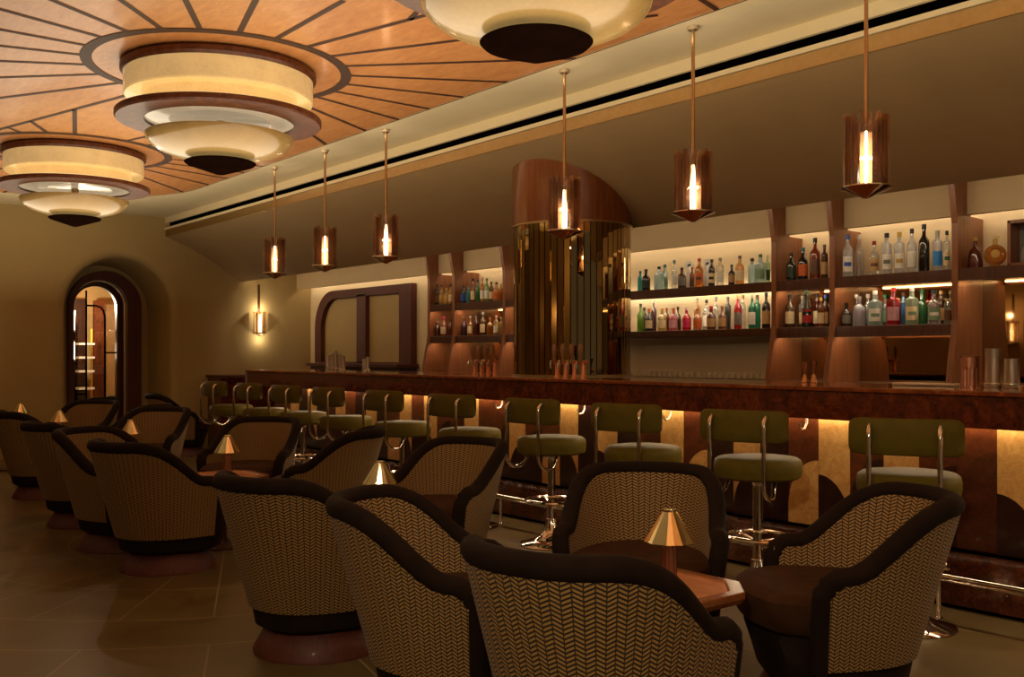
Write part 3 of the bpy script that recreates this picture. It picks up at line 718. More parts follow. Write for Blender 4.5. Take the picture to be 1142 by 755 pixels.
# ------------------------------------------------------------------ armchairs
def make_chair(label):
    t = thing('tub_armchair', label, 'armchair', (0, 0, 0), 0, 'herringbone swivel armchairs')
    a, b, n, yf = .285, .30, 2.35, .12
    raw = [(a, yf - (yf+.0)*k/12) for k in range(12)]
    for k in range(61):
        f = PI*k/60; c, s = math.cos(f), math.sin(f)
        raw.append((a*math.copysign(abs(c)**(2/n), c), -b*abs(s)**(2/n)))
    raw += [(-a, (yf)*k/12) for k in range(1, 13)]
    raw = [(x*(.84 + .26*min(1, max(0, (y+.3)/.41))), y) for x, y in raw]
    # resample
    L = [0]
    for p, q in zip(raw, raw[1:]): L.append(L[-1]+math.dist(p, q))
    N = 72; path = []
    for i in range(N+1):
        s = L[-1]*i/N; j = max(0, min(len(raw)-2, next((m for m in range(len(L)-1) if L[m+1] >= s), len(raw)-2)))
        f = (s-L[j])/max(1e-9, L[j+1]-L[j]); path.append((raw[j][0]+(raw[j+1][0]-raw[j][0])*f, raw[j][1]+(raw[j+1][1]-raw[j][1])*f))
    nor = []
    for i in range(N+1):
        p, q = path[max(0, i-1)], path[min(N, i+1)]
        dx, dy = q[0]-p[0], q[1]-p[1]; l = math.hypot(dx, dy); nor.append((-dy/l*-1*-1, dx/l*-1*-1))
    nor = [(x, y) if (x*p[0] + y*(p[1]-.0)) > 0 else (-x, -y) for (x, y), p in zip(nor, path)]
    sm = lambda x: max(0, min(1, x))**2*(3-2*max(0, min(1, x)))
    def h(y): return .515 + .212*sm((.035 - y)/.295) - .012*sm((y-.02)/.15)
    def pos(i, z, off):
        (x, y), (nx, ny) = path[i], nor[i]
        back = max(0, -ny)
        k = (z-.22)/.52
        lean = .062*k + .088*back*k
        x2, y2 = x + nx*(lean+off), y + ny*(lean+off)
        y2 -= .0
        return (x2, y2, z)
    TH = .062; mb = MB(); rows = []; uvs = []
    nz = 16
    for j in range(nz+1):
        rr_, uu_ = [], []
        for i in range(N+1):
            z = .205 + (h(path[i][1])-.205)*j/nz
            rr_.append(pos(i, z, 0)); uu_.append((L[-1]*i/N + .5, z))
        rows.append(rr_); uvs.append(uu_)
    mb.grid(rows, False, 0, True, uvs)
    rows, uvs = [], []
    for j in range(nz+1):
        rr_, uu_ = [], []
        for i in range(N+1):
            z = .36 + (h(path[i][1])-.36)*j/nz
            q = pos(i, z, -TH); rr_.append(q); uu_.append((L[-1]*i/N*.85 + .5, z))
        rows.append(rr_); uvs.append(uu_)
    mb.grid(rows, False, 0, True, uvs)
    mb.build('shell', M['tweed'], t, fix=False)
    # velvet trim along the rim
    def mid(i, z): return Vector(pos(i, z, -TH/2))
    pts = []
    for side in (0, 1):
        i = 0 if side == 0 else N
        col_ = [mid(i, .20 + (h(path[i][1])-.06-.20)*k/6) for k in range(7)]
        hh = h(path[i][1])
        inw = 1 if side == 0 else -1
        arc = []
        for k in range(1, 5):
            f = PI/2*k/5
            q = mid(i + inw*int(round(3*(1-math.cos(f)))), hh - .06 + .06*math.sin(f)); arc.append(q)
        if side == 0: pts += col_ + arc
        else: tail = (col_ + arc)[::-1]
    pts += [mid(i, h(path[i][1])+.004) for i in range(3, N-2)] + tail
    mb = MB()
    mb.tube(pts, [.036]*len(pts), 12)
    mb.build('trim', M['velvet'], t)
    # cushion and lower drum
    def outline(off, yfront, bulge):
        pl_ = [ (path[i][0]-nor[i][0]*off, path[i][1]-nor[i][1]*off) for i in range(0, N+1, 2)]
        xl = pl_[-1][0]; xr = pl_[0][0]
        fr_ = []
        for k in range(1, 12):
            f = k/12; x = xl + (xr-xl)*f; s_ = 2*f-1
            fr_.append((x, yfront + bulge*(1-abs(s_)**2.6)))
        return pl_ + fr_
    def stack(layers, mat, name, cap_top=True):
        mb = MB(); rows = []
        for off, z, yf_, bl, sc_ in layers:
            o = outline(off, yf_, bl); cy_ = -.02
            rows.append([(x*sc_, cy_+(y-cy_)*sc_, z) for x, y in o])
        mb.grid(rows, True, 0, True, None, True, False)
        last = rows[-1]; c0 = (0, 0, rows[-1][0][2]+.004); nn = len(last)
        mb.add(last + [c0], [(j, (j+1) % nn, nn) for j in range(nn)], 0, True)
        return mb.build(name, mat, t)
    stack([(.030, .31, .21, .085, .97), (.027, .325, .215, .10, 1), (.020, .39, .22, .105, 1.0), (.018, .418, .22, .10, .99), (.02, .434, .215, .09, .95), (.02, .442, .215, .08, .86)], M['seatvelvet'], 'seat_cushion')
    stack([(.035, .116, .17, .06, .93), (.02, .13, .18, .07, .96), (.012, .20, .19, .075, .98), (.015, .25, .20, .08, .99), (.04, .28, .21, .085, .98), (.045, .31, .21, .085, .96)], M['velvet'], 'skirt')
    MB().lathe([(0, 0), (.275, 0), (.275, .012), (.222, .105), (.21, .112), (.0, .114)], 48).build('plinth', M['redwood'], t)
    return t
CH = [ # back-top (u, v), facing (u, v), label
 ((1.916, 1.564), (.25, .97), 'herringbone armchair in the foreground, back towards the viewer, nearest of all'),
 ((3.11, 1.73), (-.72, .69), 'herringbone armchair left of the nearest table, seen from its side and rear'),
 ((3.115, 3.28), (-.62, -.78), 'herringbone armchair facing the viewer behind the nearest table lamp'),
 ((1.83, 3.425), (.62, -.78), 'herringbone armchair at the right edge, turned left with brown velvet seat showing'),
 ((3.775, 1.625), (.2, .98), 'dark herringbone armchair with its back to the viewer, left of the foreground pair'),
 ((4.65, 3.49), (-.19, -.98), 'herringbone armchair behind the second table lamp, left of the armchair at centre'),
 ((5.755, 1.685), (.22, .97), 'third armchair back from the front in the left row, wood plinth fully visible'),
 ((6.97, 1.83), (-.80, .60), 'armchair in the left row turned right so its inner back shows'),
 ((7.22, 3.39), (-.60, -.80), 'armchair facing the viewer directly behind the third table lamp'),
 ((5.70, 3.41), (.66, -.75), 'armchair seen from its outer side, in front of the middle stools'),
 ((7.67, 1.74), (.10, .99), 'fourth dark armchair back in the left row, second from the left edge'),
 ((9.16, 3.27), (-.60, -.80), 'armchair facing the viewer behind the fourth table lamp'),
 ((9.40, 1.87), (.06, .99), 'dark armchair cut off by the left edge of the view'),
 ((10.97, 3.20), (-.60, -.80), 'far armchair facing the viewer in front of the arched doorway'),
 ((9.75, 3.43), (.66, -.75), 'far armchair seen from its outer side, right of the arched doorway'),
 ((11.75, 3.5), (.62, -.78), 'farthest armchair at the foot of the arched doorway, mostly hidden'),
 ((12.35, 4.15), (-.25, .97), 'lone armchair beyond the farthest bar stool near the low cabinet')]
chair = None
for (bu, bv), (fu, fv), lbx in CH:
    l = math.hypot(fu, fv); fu, fv = fu/l, fv/l
    loc = P(bu + fu*.40, bv + fv*.40); rz = math.atan2(fv, -fu) - PI/2
    if chair is None: chair = make_chair(lbx); chair.location = loc; chair.rotation_euler.z = rz
    else: dup(chair, loc, rz, lbx)
# ------------------------------------------------------------------ tables and table lamps
TZ = .46
def make_table(label):
    t = thing('octagonal_table', label, 'table', (0, 0, 0), 0, 'octagonal copper topped tables')
    def octo(h_, c): return [(h_, -h_+c), (h_, h_-c), (h_-c, h_), (-h_+c, h_), (-h_, h_-c), (-h_, -h_+c), (-h_+c, -h_), (h_-c, -h_)]
    mb = MB(); lay = [(.20, .08, TZ-.05), (.255, .105, TZ-.04), (.265, .108, TZ-.022), (.265, .108, TZ-.003), (.262, .107, TZ), (.225, .092, TZ), (.218, .09, TZ-.006)]
    mb.grid([[(x, y, z) for x, y in octo(a, c)] for a, c, z in lay], True, 0, False, None, True, False)
    mb.build('rim', M['tablewood'], t)
    mb = MB(); mb.prism(octo(.22, .091), TZ-.02, TZ-.006); mb.build('copper_inset', M['coppertop'], t)
    MB().lathe([(0, 0), (.19, 0), (.19, .012), (.05, .03), (.04, .06), (.04, TZ-.08), (.12, TZ-.045), (0, TZ-.045)], 32).build('pedestal', M['darkwood'], t)
    return t
def make_tlamp(label):
    t = thing('table_lamp', label, 'table lamp', (0, 0, 0), 0, 'brass cone table lamps')
    n = 20; rows = []
    for r_, z in ((.078, .150), (.021, .247)):
        rows.append([(r_*(1 + (0.075 if k % 2 else 0))*math.cos(2*PI*k/n), r_*(1 + (0.075 if k % 2 else 0))*math.sin(2*PI*k/n), z) for k in range(n)])
    MB().grid(rows, True, 0, False).build('shade', M['polbrass'], t)
    MB().lathe([(0, .247), (.022, .247), (.022, .253), (.015, .256), (0, .256)], 20).build('shade_cap', M['polbrass'], t)
    n = 24; rows = []
    for r_, z in ((.026, .022), (.019, .165)): rows.append([(r_*(1 if k % 2 else .9)*math.cos(2*PI*k/n), r_*(1 if k % 2 else .9)*math.sin(2*PI*k/n), z) for k in range(n)])
    MB().grid(rows, True, 0, False, None, True, True).build('ribbed_stem', M['rosecopper'], t)
    MB().lathe([(0, 0), (.036, 0), (.036, .014), (.027, .022), (0, .022)], 28).build('clear_base', M['clearbase'], t)
    MB().lathe([(0, .166), (.012, .168), (.014, .185), (.008, .205), (0, .207)], 12).build('bulb', M['bulb'], t)
    return t
TB = [(2.32, 2.54), (4.25, 2.56), (6.23, 2.6), (8.17, 2.6), (10.04, 2.53), (11.76, 2.57)]
tl = ['octagonal copper topped table beside the foreground armchair', 'octagonal copper topped table in the second armchair group', 'octagonal table under the third table lamp, mostly hidden by an armchair',
      'octagonal table under the fourth table lamp, hidden among armchairs', 'octagonal table under the fifth table lamp, hidden among armchairs', 'octagonal table under the lamp at the left edge, hidden behind an armchair']
ll_ = ['brass cone table lamp on the nearest copper table', 'brass cone table lamp on the second table, in front of the middle armchairs', 'third brass cone table lamp from the front',
       'fourth brass cone table lamp from the front', 'fifth brass cone table lamp, below the arched doorway', 'smallest brass cone lamp, at the left edge']
tab = tlamp = None
for i, (u, v) in enumerate(TB):
    if tab is None:
        tab = make_table(tl[i]); tab.location = P(u+.045, v-.03); tlamp = make_tlamp(ll_[i]); tlamp.location = P(u, v, TZ-.0055); tlamp.scale = (1.05,)*3
    else: dup(tab, P(u+.045, v-.03), 0, tl[i]); dup(tlamp, P(u, v, TZ-.0055), .2*i, ll_[i])
    light('table_glow', 'POINT', P(u, v, TZ+.135), 1.5, (1, .62, .36), .018)

# ------------------------------------------------------------------ bottles
GL = {'clear': (.93, .94, .93), 'paleblue': (.70, .88, .92), 'teal': (.10, .55, .58), 'blue': (.12, .42, .80), 'green': (.08, .42, .14), 'lime': (.35, .60, .10), 'emerald': (.04, .45, .28),
      'palegreen': (.70, .86, .66), 'mint': (.72, .90, .84), 'amber': (.80, .40, .07), 'gold': (.90, .66, .22), 'honey': (.85, .55, .18), 'brown': (.22, .09, .03), 'dark': (.035, .022, .015), 'darkgreen': (.03, .06, .03),
      'red': (.78, .03, .06), 'pink': (.85, .25, .28), 'peach': (.90, .50, .32), 'purple': (.18, .05, .10), 'cognac': (.50, .12, .02), 'frost': (.90, .92, .94), 'grey': (.16, .16, .16), 'copperg': (.50, .24, .10), 'maroon': (.28, .04, .03), 'navy': (.03, .05, .12), 'yellow': (.93, .78, .30), 'lilac': (.86, .84, .94)}
GM = {}
def gm(k):
    if k not in GM:
        dark = max(GL[k]) < .3
        GM[k] = thin_glass('bottle_glass_' + k, GL[k], .25, .04, .2 if k == 'clear' else (.42 if not dark else .5), GL[k])
    return GM[k]
PAINT = {'cream': (226, 204, 160), 'white': (232, 228, 216), 'black': (14, 12, 10), 'orange': (206, 96, 30), 'tan': (190, 150, 96), 'green': (40, 100, 56), 'teal': (30, 110, 120), 'grey': (120, 116, 108), 'red': (170, 26, 24),
         'gold': (196, 158, 70), 'blue': (40, 80, 170), 'pinkish': (206, 150, 160), 'darkgreen': (30, 52, 34), 'brown': (96, 60, 34), 'yellow': (214, 174, 48), 'steel': (170, 160, 146), 'wood': (146, 100, 56), 'magenta': (200, 30, 90), 'sage': (120, 150, 120), 'copper': (150, 84, 44), 'skyblue': (40, 130, 210)}
PM = {}
def pm(k):
    if k not in PM: PM[k] = plain('paint_' + k, PAINT[k], .45, 0, .1, 60)
    return PM[k]
# profile: fraction of height -> fraction of half width
PROF = {'slim': [(0, .9), (.02, 1), (.62, 1), (.68, .93), (.74, .6), (.79, .36), (.93, .33), (.94, .36), (.985, .36)],
        'tall': [(0, .92), (.02, 1), (.58, 1), (.66, .9), (.73, .5), (.78, .34), (.95, .32), (.985, .34)],
        'dumpy': [(0, .9), (.03, 1), (.5, 1), (.6, .93), (.68, .6), (.73, .35), (.93, .32), (.985, .34)],
        'square': [(0, .92), (.02, 1), (.63, 1), (.68, .95), (.72, .5), (.76, .34), (.95, .32), (.985, .34)],
        'cyl': [(0, .94), (.02, 1), (.68, 1), (.72, .96), (.76, .55), (.79, .4), (.96, .38), (.985, .4)],
        'champ': [(0, .95), (.02, 1), (.4, 1), (.52, .88), (.66, .55), (.8, .36), (.97, .32), (.985, .34)],
        'flare': [(0, .92), (.03, 1), (.22, 1), (.42, .9), (.55, .78), (.63, .55), (.7, .26), (.95, .24), (.985, .3)],
        'flask': [(0, .55), (.03, .62), (.15, .86), (.33, 1), (.5, .88), (.62, .55), (.68, .26), (.9, .24), (.985, .26)]}
def bottle(px, wpx, hpx, kind, glass, cap, lab, desc, where, group, zs, v=6.36, dirn=None, u=None, lab_h=(.12, .48), lab2=None):
    if u is None: u, Z = u_at(px, v)
    else: Z = None
    w = wpx*Z/F/2*.93; hgt = hpx*Z/F
    w = max(.022, min(w, .085))
    t = thing('bottle', desc + ' ' + where, 'bottle', P(u, v, zs), 0, group)
    ex = 5 if kind == 'square' else 2; sy = .45 if kind == 'flask' else 1
    pf = [(0, 0)] + [(r*w, z*hgt) for z, r in PROF[kind]]
    MB().lathe(pf + [(0, .985*hgt)], 20, ex=ex, sy=sy).build('glass_body', gm(glass), t)
    zc, rc = PROF[kind][-2]
    if cap: MB().lathe([(0, .885*hgt), (rc*w*1.18+.001, .885*hgt), (rc*w*1.18+.001, .997*hgt), (0, hgt)], 14).build('cap', pm(cap), t)
    if lab:
        fa = math.atan2(-v, -u) ; fa = math.atan2(-CA*.9, .42)       # labels look out over the bar
        z0, z1 = lab_h[0]*hgt, lab_h[1]*hgt
        rows = []
        for z in (z0, z1):
            row = []
            for k in range(13):
                a = fa + (k/12-.5)*2.1
                ca, sa = math.cos(a), math.sin(a); q = (abs(ca)**ex + abs(sa)**ex)**(-1/ex)
                zz = z/hgt; rr2 = 1
                for (za, ra), (zb, rb) in zip(PROF[kind], PROF[kind][1:]):
                    if za <= zz <= zb: rr2 = ra + (rb-ra)*(zz-za)/(zb-za)
                row.append(((w*rr2+.0015)*q*ca, (w*rr2+.0015)*q*sa*sy, z))
            rows.append(row)
        mb = MB(); mb.grid(rows, False, 0, True)
        if lab2:                                                   # a plain printed band across the label
            b0, b1 = z0 + (z1-z0)*.35, z0 + (z1-z0)*.62
            mb.grid([[(x*1.012, y*1.012, zz) for x, y, _ in rows[0][2:11]] for zz in (b0, b1)], False, 1, True)
        mb.build('paper_label', [pm(lab), pm(lab2 or lab)], t)
    return t
Z1, Z2 = 1.806, 1.451
ZSH = {}
def run(items, where, group, zs):
    for it in items:
        px, w_, h_, kind, g, cap, lab, desc = it[:8]; row = it[8] if len(it) > 8 else 0; lab2 = it[9] if len(it) > 9 else None
        bottle(px, w_, h_, kind, g, cap, lab, desc, where, group, zs, 6.36 if row == 0 else 6.47, lab2=lab2)
run([(714.2, 7, 23.6, 'slim', 'teal', 'teal', None, 'slim teal bottle leftmost', 1), (720.5, 10.5, 24, 'dumpy', 'dark', 'black', 'darkgreen', 'dumpy black bottle next to the teal one'),
     (735, 10, 26, 'square', 'paleblue', 'black', None, 'square pale blue gin bottle with black cap, left of centre'), (741.5, 8, 29, 'slim', 'paleblue', 'teal', 'sage', 'pale bottle with sage label behind the square blue one', 1),
     (752, 7, 32, 'slim', 'clear', 'teal', 'white', 'tall clear bottle with teal cap'), (760.5, 10, 23, 'dumpy', 'brown', 'black', 'grey', 'short dark brown bottle with grey label'),
     (772, 6, 24, 'slim', 'copperg', 'orange', 'brown', 'narrow copper brown bottle squeezed beside the tall amber one', 1), (779.8, 10, 32, 'tall', 'amber', 'red', 'orange', 'tall amber bottle with red cap', 0, 'brown'),
     (793.7, 8, 30, 'slim', 'dark', 'black', 'cream', 'black bottle with small cream label', 0, 'black'), (803, 9, 31, 'cyl', 'clear', 'steel', 'white', 'tall clear straight bottle right of the black one'),
     (816, 8, 22.6, 'dumpy', 'dark', 'black', 'tan', 'short dark bottle with tan label'), (825, 10.5, 32, 'tall', 'honey', 'brown', 'cream', 'tall honey whisky bottle with cream label'),
     (838.8, 9.5, 28, 'cyl', 'paleblue', 'black', None, 'pale blue round bottle with black cap near the right end'), (848, 11, 32, 'square', 'paleblue', 'green', 'sage', 'square pale blue bottle with green cap'),
     (856, 6, 32, 'cyl', 'palegreen', None, 'green', 'narrow green bottle rightmost', 1)],
    'on the upper central shelf', 'bottles on the upper central shelf', Z1)
for px, wh in ((768.7, 'left'), (789, 'right')):
    u, Z = u_at(px, 6.53)
    t = thing('bottle', wh + ' white bottle with round white head and black emblem on the upper central shelf', 'bottle', P(u, 6.53, Z1), 0, 'bottles on the upper central shelf')
    MB().lathe([(0, 0), (.036, 0), (.038, .02), (.036, .13), (.02, .16), (.014, .19), (0, .19)], 20).build('ceramic_body', M['white'], t)
    Rz = Matrix.Rotation(.5, 3, 'Z')
    mb = MB(); q = [Rz @ Vector((.037*math.cos(2*PI*k/28), -.007, .205+.043*math.sin(2*PI*k/28))) for k in range(28)]; q2 = [p + Rz @ Vector((0, .014, 0)) for p in q]
    mb.add(q+q2, [tuple(range(28)), tuple(range(28, 56))[::-1]] + [(j, (j+1) % 28, 28+(j+1) % 28, 28+j) for j in range(28)], 0, False); hd = mb.build('round_head', M['white'], t)
    mb = MB()
    for (x, z, a, b) in ((0, .207, .017, .006), (.004, .214, .009, .006), (-.008, .2, .007, .004)):
        mb.add([Rz @ Vector((x+a*math.cos(2*PI*k/14), -.0085, z+b*math.sin(2*PI*k/14))) for k in range(14)], [tuple(range(14))], 0, False)
    mb.build('emblem', pm('black'), hd)
run([(714.5, 8.5, 31, 'dumpy', 'lime', 'black', None, 'bright green bottle leftmost'), (718.5, 7, 27, 'slim', 'dark', 'black', None, 'dark bottle half hidden behind the bright green one', 1),
     (724, 9.5, 25, 'dumpy', 'dark', 'orange', 'cream', 'short black bottle with cream label and orange cap'), (729, 7, 36, 'tall', 'purple', 'white', None, 'tall purple bottle with white top', 1),
     (738.4, 11, 25, 'dumpy', 'yellow', 'gold', 'cream', 'squat yellow bottle'), (743.5, 6, 26, 'slim', 'maroon', 'red', None, 'dark red capped bottle peeping behind the yellow one', 1),
     (751, 10.5, 25, 'dumpy', 'pink', 'orange', 'pinkish', 'squat pink bottle with lilac label and orange cap'), (756, 8, 27, 'dumpy', 'dark', 'black', None, 'black bottle behind the squat pink one', 1),
     (765.7, 10.5, 25, 'dumpy', 'red', 'pinkish', 'magenta', 'squat raspberry red bottle'), (778, 10, 24, 'dumpy', 'peach', 'copper', 'orange', 'squat peach bottle'),
     (777.4, 8, 36, 'tall', 'honey', 'steel', None, 'tall orange bottle behind the squat peach one', 1), (788, 9, 34, 'tall', 'clear', 'black', 'white', 'clear bottle with black cap behind the maroon one', 1),
     (793.2, 11, 26, 'dumpy', 'maroon', 'red', 'tan', 'squat dark maroon bottle with tan label'), (798.5, 8, 37, 'tall', 'clear', 'steel', None, 'tall clear bottle with steel cap left of the copper one', 1),
     (805.6, 10, 26, 'dumpy', 'copperg', 'copper', 'tan', 'squat copper bottle'), (811.8, 7.5, 37, 'cyl', 'grey', 'grey', None, 'tall charcoal bottle behind the copper one', 1),
     (823, 9.5, 38, 'tall', 'red', 'tan', 'grey', 'tall scarlet bottle with grey label'), (828.5, 7, 38, 'cyl', 'clear', 'tan', None, 'clear bottle behind the scarlet one', 1),
     (838.8, 9, 38, 'tall', 'emerald', 'steel', 'white', 'tall emerald bottle with white label'), (844.5, 8, 38, 'cyl', 'emerald', 'brown', None, 'second emerald bottle behind the labelled one', 1),
     (854.5, 10, 40, 'tall', 'dark', 'black', 'tan', 'tall dark bottle with tan label rightmost')],
    'on the lower central shelf', 'bottles on the lower central shelf', Z2)
run([(882.5, 11.5, 31, 'dumpy', 'darkgreen', 'black', 'darkgreen', 'dumpy dark green bottle leftmost'), (895.5, 11.5, 36, 'dumpy', 'dark', 'teal', 'orange', 'dark bottle with orange label and teal cap'),
     (909, 12, 46, 'tall', 'cognac', 'black', 'maroon' if 0 else 'brown', 'tall red-brown bottle with black cap'), (919.5, 8, 38, 'cyl', 'brown', 'brown', 'tan', 'brown bottle rightmost')],
    'on the upper narrow bay shelf', 'bottles on the upper narrow shelf', Z1)
run([(881, 11.5, 37, 'tall', 'brown', 'black', 'cream', 'dark bottle with big cream label leftmost'), (895, 9, 36, 'cyl', 'clear', 'steel', 'cream', 'clear bottle half hidden behind the champagne shaped one', 1),
     (900, 12, 41, 'champ', 'darkgreen', 'darkgreen', 'red', 'champagne shaped bottle with red label'), (911, 9, 38, 'cyl', 'maroon', 'black', 'cream', 'dark red straight bottle', 1),
     (915.8, 8, 33, 'slim', 'cognac', 'gold', 'cream', 'small gold capped bottle'), (920.5, 6, 36, 'cyl', 'brown', 'blue', 'tan', 'blue capped brown bottle rightmost', 1)],
    'on the lower narrow bay shelf', 'bottles on the lower narrow shelf', Z2)
run([(945.5, 12, 47, 'tall', 'frost', 'blue', 'white', 'frosted bottle with blue cap and blue print', 0, 'blue'), (957.7, 10, 48, 'tall', 'clear', 'white', None, 'tall plain clear bottle second from left', 1),
     (975, 11.5, 38, 'dumpy', 'clear', 'red', 'tan', 'clear bottle with brown label and red cap', 0, 'brown'), (989, 11.5, 46, 'cyl', 'frost', 'black', 'white', 'black capped clear bottle left of the yellow capped one', 0, 'grey'),
     (1003, 11.5, 46, 'cyl', 'frost', 'yellow', 'white', 'clear bottle with yellow cap', 0, 'gold'), (1017, 11.5, 49, 'tall', 'frost', 'black', 'white', 'black capped clear bottle left of the all black one'),
     (1030.5, 12.5, 53, 'tall', 'dark', 'black', None, 'tall all black bottle'), (1045.5, 11.5, 45, 'cyl', 'frost', 'steel', 'skyblue', 'clear bottle with sky blue base'),
     (1056, 8, 44, 'cyl', 'clear', 'darkgreen', 'cream', 'pale bottle with dark green cap rightmost', 0, 'green')],
    'on the upper right bay shelf', 'bottles on the upper right shelf', Z1)
run([(944, 11, 26, 'dumpy', 'dark', 'black', 'grey', 'small black bottle leftmost'), (955, 12, 36, 'flask', 'clear', 'white', None, 'round clear bottle with handle shape', 1),
     (958, 14, 33, 'dumpy', 'lilac', 'steel', None, 'broad lilac tinted clear bottle'), (968, 11, 36, 'dumpy', 'clear', 'steel', None, 'clear bottle behind the mint one', 1),
     (976, 14, 39, 'square', 'mint', 'white', 'white', 'square pale mint bottle', 0, 'sage'), (987, 8, 35, 'cyl', 'clear', 'green', 'sage', 'green capped bottle between mint and red ones', 1),
     (996.5, 14, 42, 'square', 'red', 'red', 'pinkish', 'square ruby red bottle'), (1007.5, 8, 37, 'cyl', 'blue', 'brown', None, 'slim blue bottle', 1),
     (1017, 13, 42, 'square', 'palegreen', 'white', 'cream', 'square pale green bottle', 0, 'sage'), (1028, 12.5, 40, 'dumpy', 'green', 'green', None, 'green faceted bottle', 1),
     (1041.6, 14.5, 38, 'dumpy', 'clear', 'darkgreen', 'sage', 'clear bottle with dark green stopper', 0, 'white'), (1049.5, 10, 38, 'cyl', 'brown', 'tan', 'tan', 'dark brown bottle behind the stoppered one', 1),
     (1057, 7, 32, 'cyl', 'clear', 'black', 'brown', 'clear bottle rightmost')],
    'on the lower right bay shelf', 'bottles on the lower right shelf', Z2)
run([(487.6, 5, 23, 'slim', 'dark', 'black', 'brown', 'dark bottle leftmost'), (492.4, 5.6, 22, 'slim', 'honey', 'brown', 'gold', 'honey bottle second from left'), (497.8, 6, 18.5, 'dumpy', 'gold', 'gold', 'gold', 'short golden bottle'),
     (502.6, 5.5, 22, 'slim', 'gold', 'black', 'cream', 'golden bottle with black cap rightmost')], 'on the far left upper shelf', 'bottles on the far left upper shelf', Z1)
run([(488, 7, 17, 'dumpy', 'maroon', 'steel', None, 'squat dark red bottle leftmost'), (495.2, 8, 22, 'dumpy', 'cognac', 'magenta', 'cream', 'cream labelled bottle with magenta wax cap'), (502.5, 6.5, 19, 'dumpy', 'maroon', 'black', None, 'dark red bottle rightmost')],
    'on the far left lower shelf', 'bottles on the far left lower shelf', Z2)
run([(516.7, 6.5, 20, 'slim', 'navy', 'black', 'blue', 'navy blue bottle leftmost'), (522.3, 6, 18.5, 'cyl', 'teal', 'teal', 'teal', 'turquoise bottle'), (527.5, 6, 27, 'tall', 'cognac', 'black', 'cream', 'whisky bottle right of the turquoise one'),
     (532.9, 5.8, 25, 'tall', 'green', 'black', None, 'dark green bottle'), (538, 5.6, 27, 'tall', 'amber', 'gold', 'white', 'amber bottle with white label'), (543, 6, 26, 'tall', 'lime', 'green', 'white', 'bright green bottle with white label'),
     (548, 5.5, 22, 'slim', 'maroon', 'brown', 'cream', 'brown bottle right of the bright green one'), (553.6, 8, 21, 'dumpy', 'honey', 'black', 'orange', 'round orange honey bottle'), (559, 5, 20, 'slim', 'amber', 'gold', None, 'amber bottle rightmost', 1)],
    'on the upper shelf left of the column', 'bottles on the upper shelf left of the column', Z1)
run([(517.5, 7, 21, 'dumpy', 'purple', 'brown', None, 'purple bottle leftmost'), (524.5, 6.8, 22, 'dumpy', 'amber', 'steel', 'cream', 'amber bottle with cream label'), (531, 6.5, 22, 'slim', 'maroon', 'grey', None, 'maroon bottle'),
     (538.6, 7, 26, 'tall', 'brown', 'steel', 'cream', 'tall bottle with large cream label'), (546.5, 8, 20, 'dumpy', 'amber', 'copper', None, 'squat amber bottle'), (553.5, 6.5, 22, 'slim', 'honey', 'steel', 'white', 'honey bottle with white label'),
     (559, 5.5, 20, 'slim', 'gold', 'gold', None, 'golden bottle rightmost')], 'on the lower shelf left of the column', 'bottles on the lower shelf left of the column', Z2)
# two cognacs and the boxed decanter
bottle(1087.6, 17, 35, 'flare', 'maroon', 'gold', None, 'bell shaped dark cognac decanter', 'on the upper shelf at the right end', 'cognacs on the right end shelf', Z1, 6.40)
u, Z = u_at(1110, 6.40)
t = thing('bottle', 'round ridged amber cognac flask with gold medallion on the right end upper shelf', 'bottle', P(u, 6.40, Z1), .45, 'cognacs on the right end shelf')
R = .066; rows = []; n = 44
for off, sc_ in ((-.024, .55), (-.03, .7), (-.022, .93), (0, 1.0), (.022, .93), (.03, .7), (.024, .55)):
    rows.append([(R*sc_*(1 + (.035 if k % 2 else -.02))*math.cos(2*PI*k/n), off, .08 + R*sc_*(1 + (.035 if k % 2 else -.02))*math.sin(2*PI*k/n)) for k in range(n)])
MB().grid(rows, True, 0, False, None, True, True).build('ridged_body', gm('amber'), t)
MB().lathe([(0, 0), (.03, 0), (.032, .012), (.02, .02), (0, .02)], 20).build('foot', gm('amber'), t)
MB().lathe([(.014, .145), (.012, .185), (0, .185)], 14).build('neck', pm('gold'), t)
mb = MB(); mb.box((0, 0, .195), (.05, .012, .012)); mb.box((0, 0, .192), (.02, .016, .016)); mb.build('stopper', M['polbrass'], t)
mb = MB(); mb.add([(.026*math.cos(2*PI*k/24), -.034, .085+.026*math.sin(2*PI*k/24)) for k in range(24)], [tuple(range(24))], 0, False); mb.build('medallion', pm('gold'), t)
u, Z = u_at(1123, 6.42)
t = thing('display_case', 'wood framed display case holding a clear decanter at the right end of the upper shelf', 'display case', P(u-.18, 6.45, Z1))
mb = MB()
for x, z, a, b in ((-.15, .145, .02, .29), (.15, .145, .02, .29), (0, .01, .32, .02), (0, .28, .32, .02)): mb.box((x, 0, z), (a, .14, b))
mb.build('case_frame', M['midwood'], t); MB().box((0, .06, .145), (.28, .01, .25)).build('case_back', pm('grey'), t)
t = thing('decanter', 'clear glass decanter standing inside the wood display case', 'decanter', P(u-.14, 6.44, Z1+.02))
MB().lathe([(0, .002), (.06, .002), (.066, .03), (.055, .09), (.024, .14), (.018, .19), (.024, .2), (0, .2)], 24).build('glass_body', thin_glass('frosted_decanter', (.8, .78, .74), .4, .1, .4, (.7, .66, .6)), t)
MB().lathe([(0, .2), (.02, .202), (.026, .222), (.012, .24), (0, .242)], 16).build('stopper', gm('clear'), t)

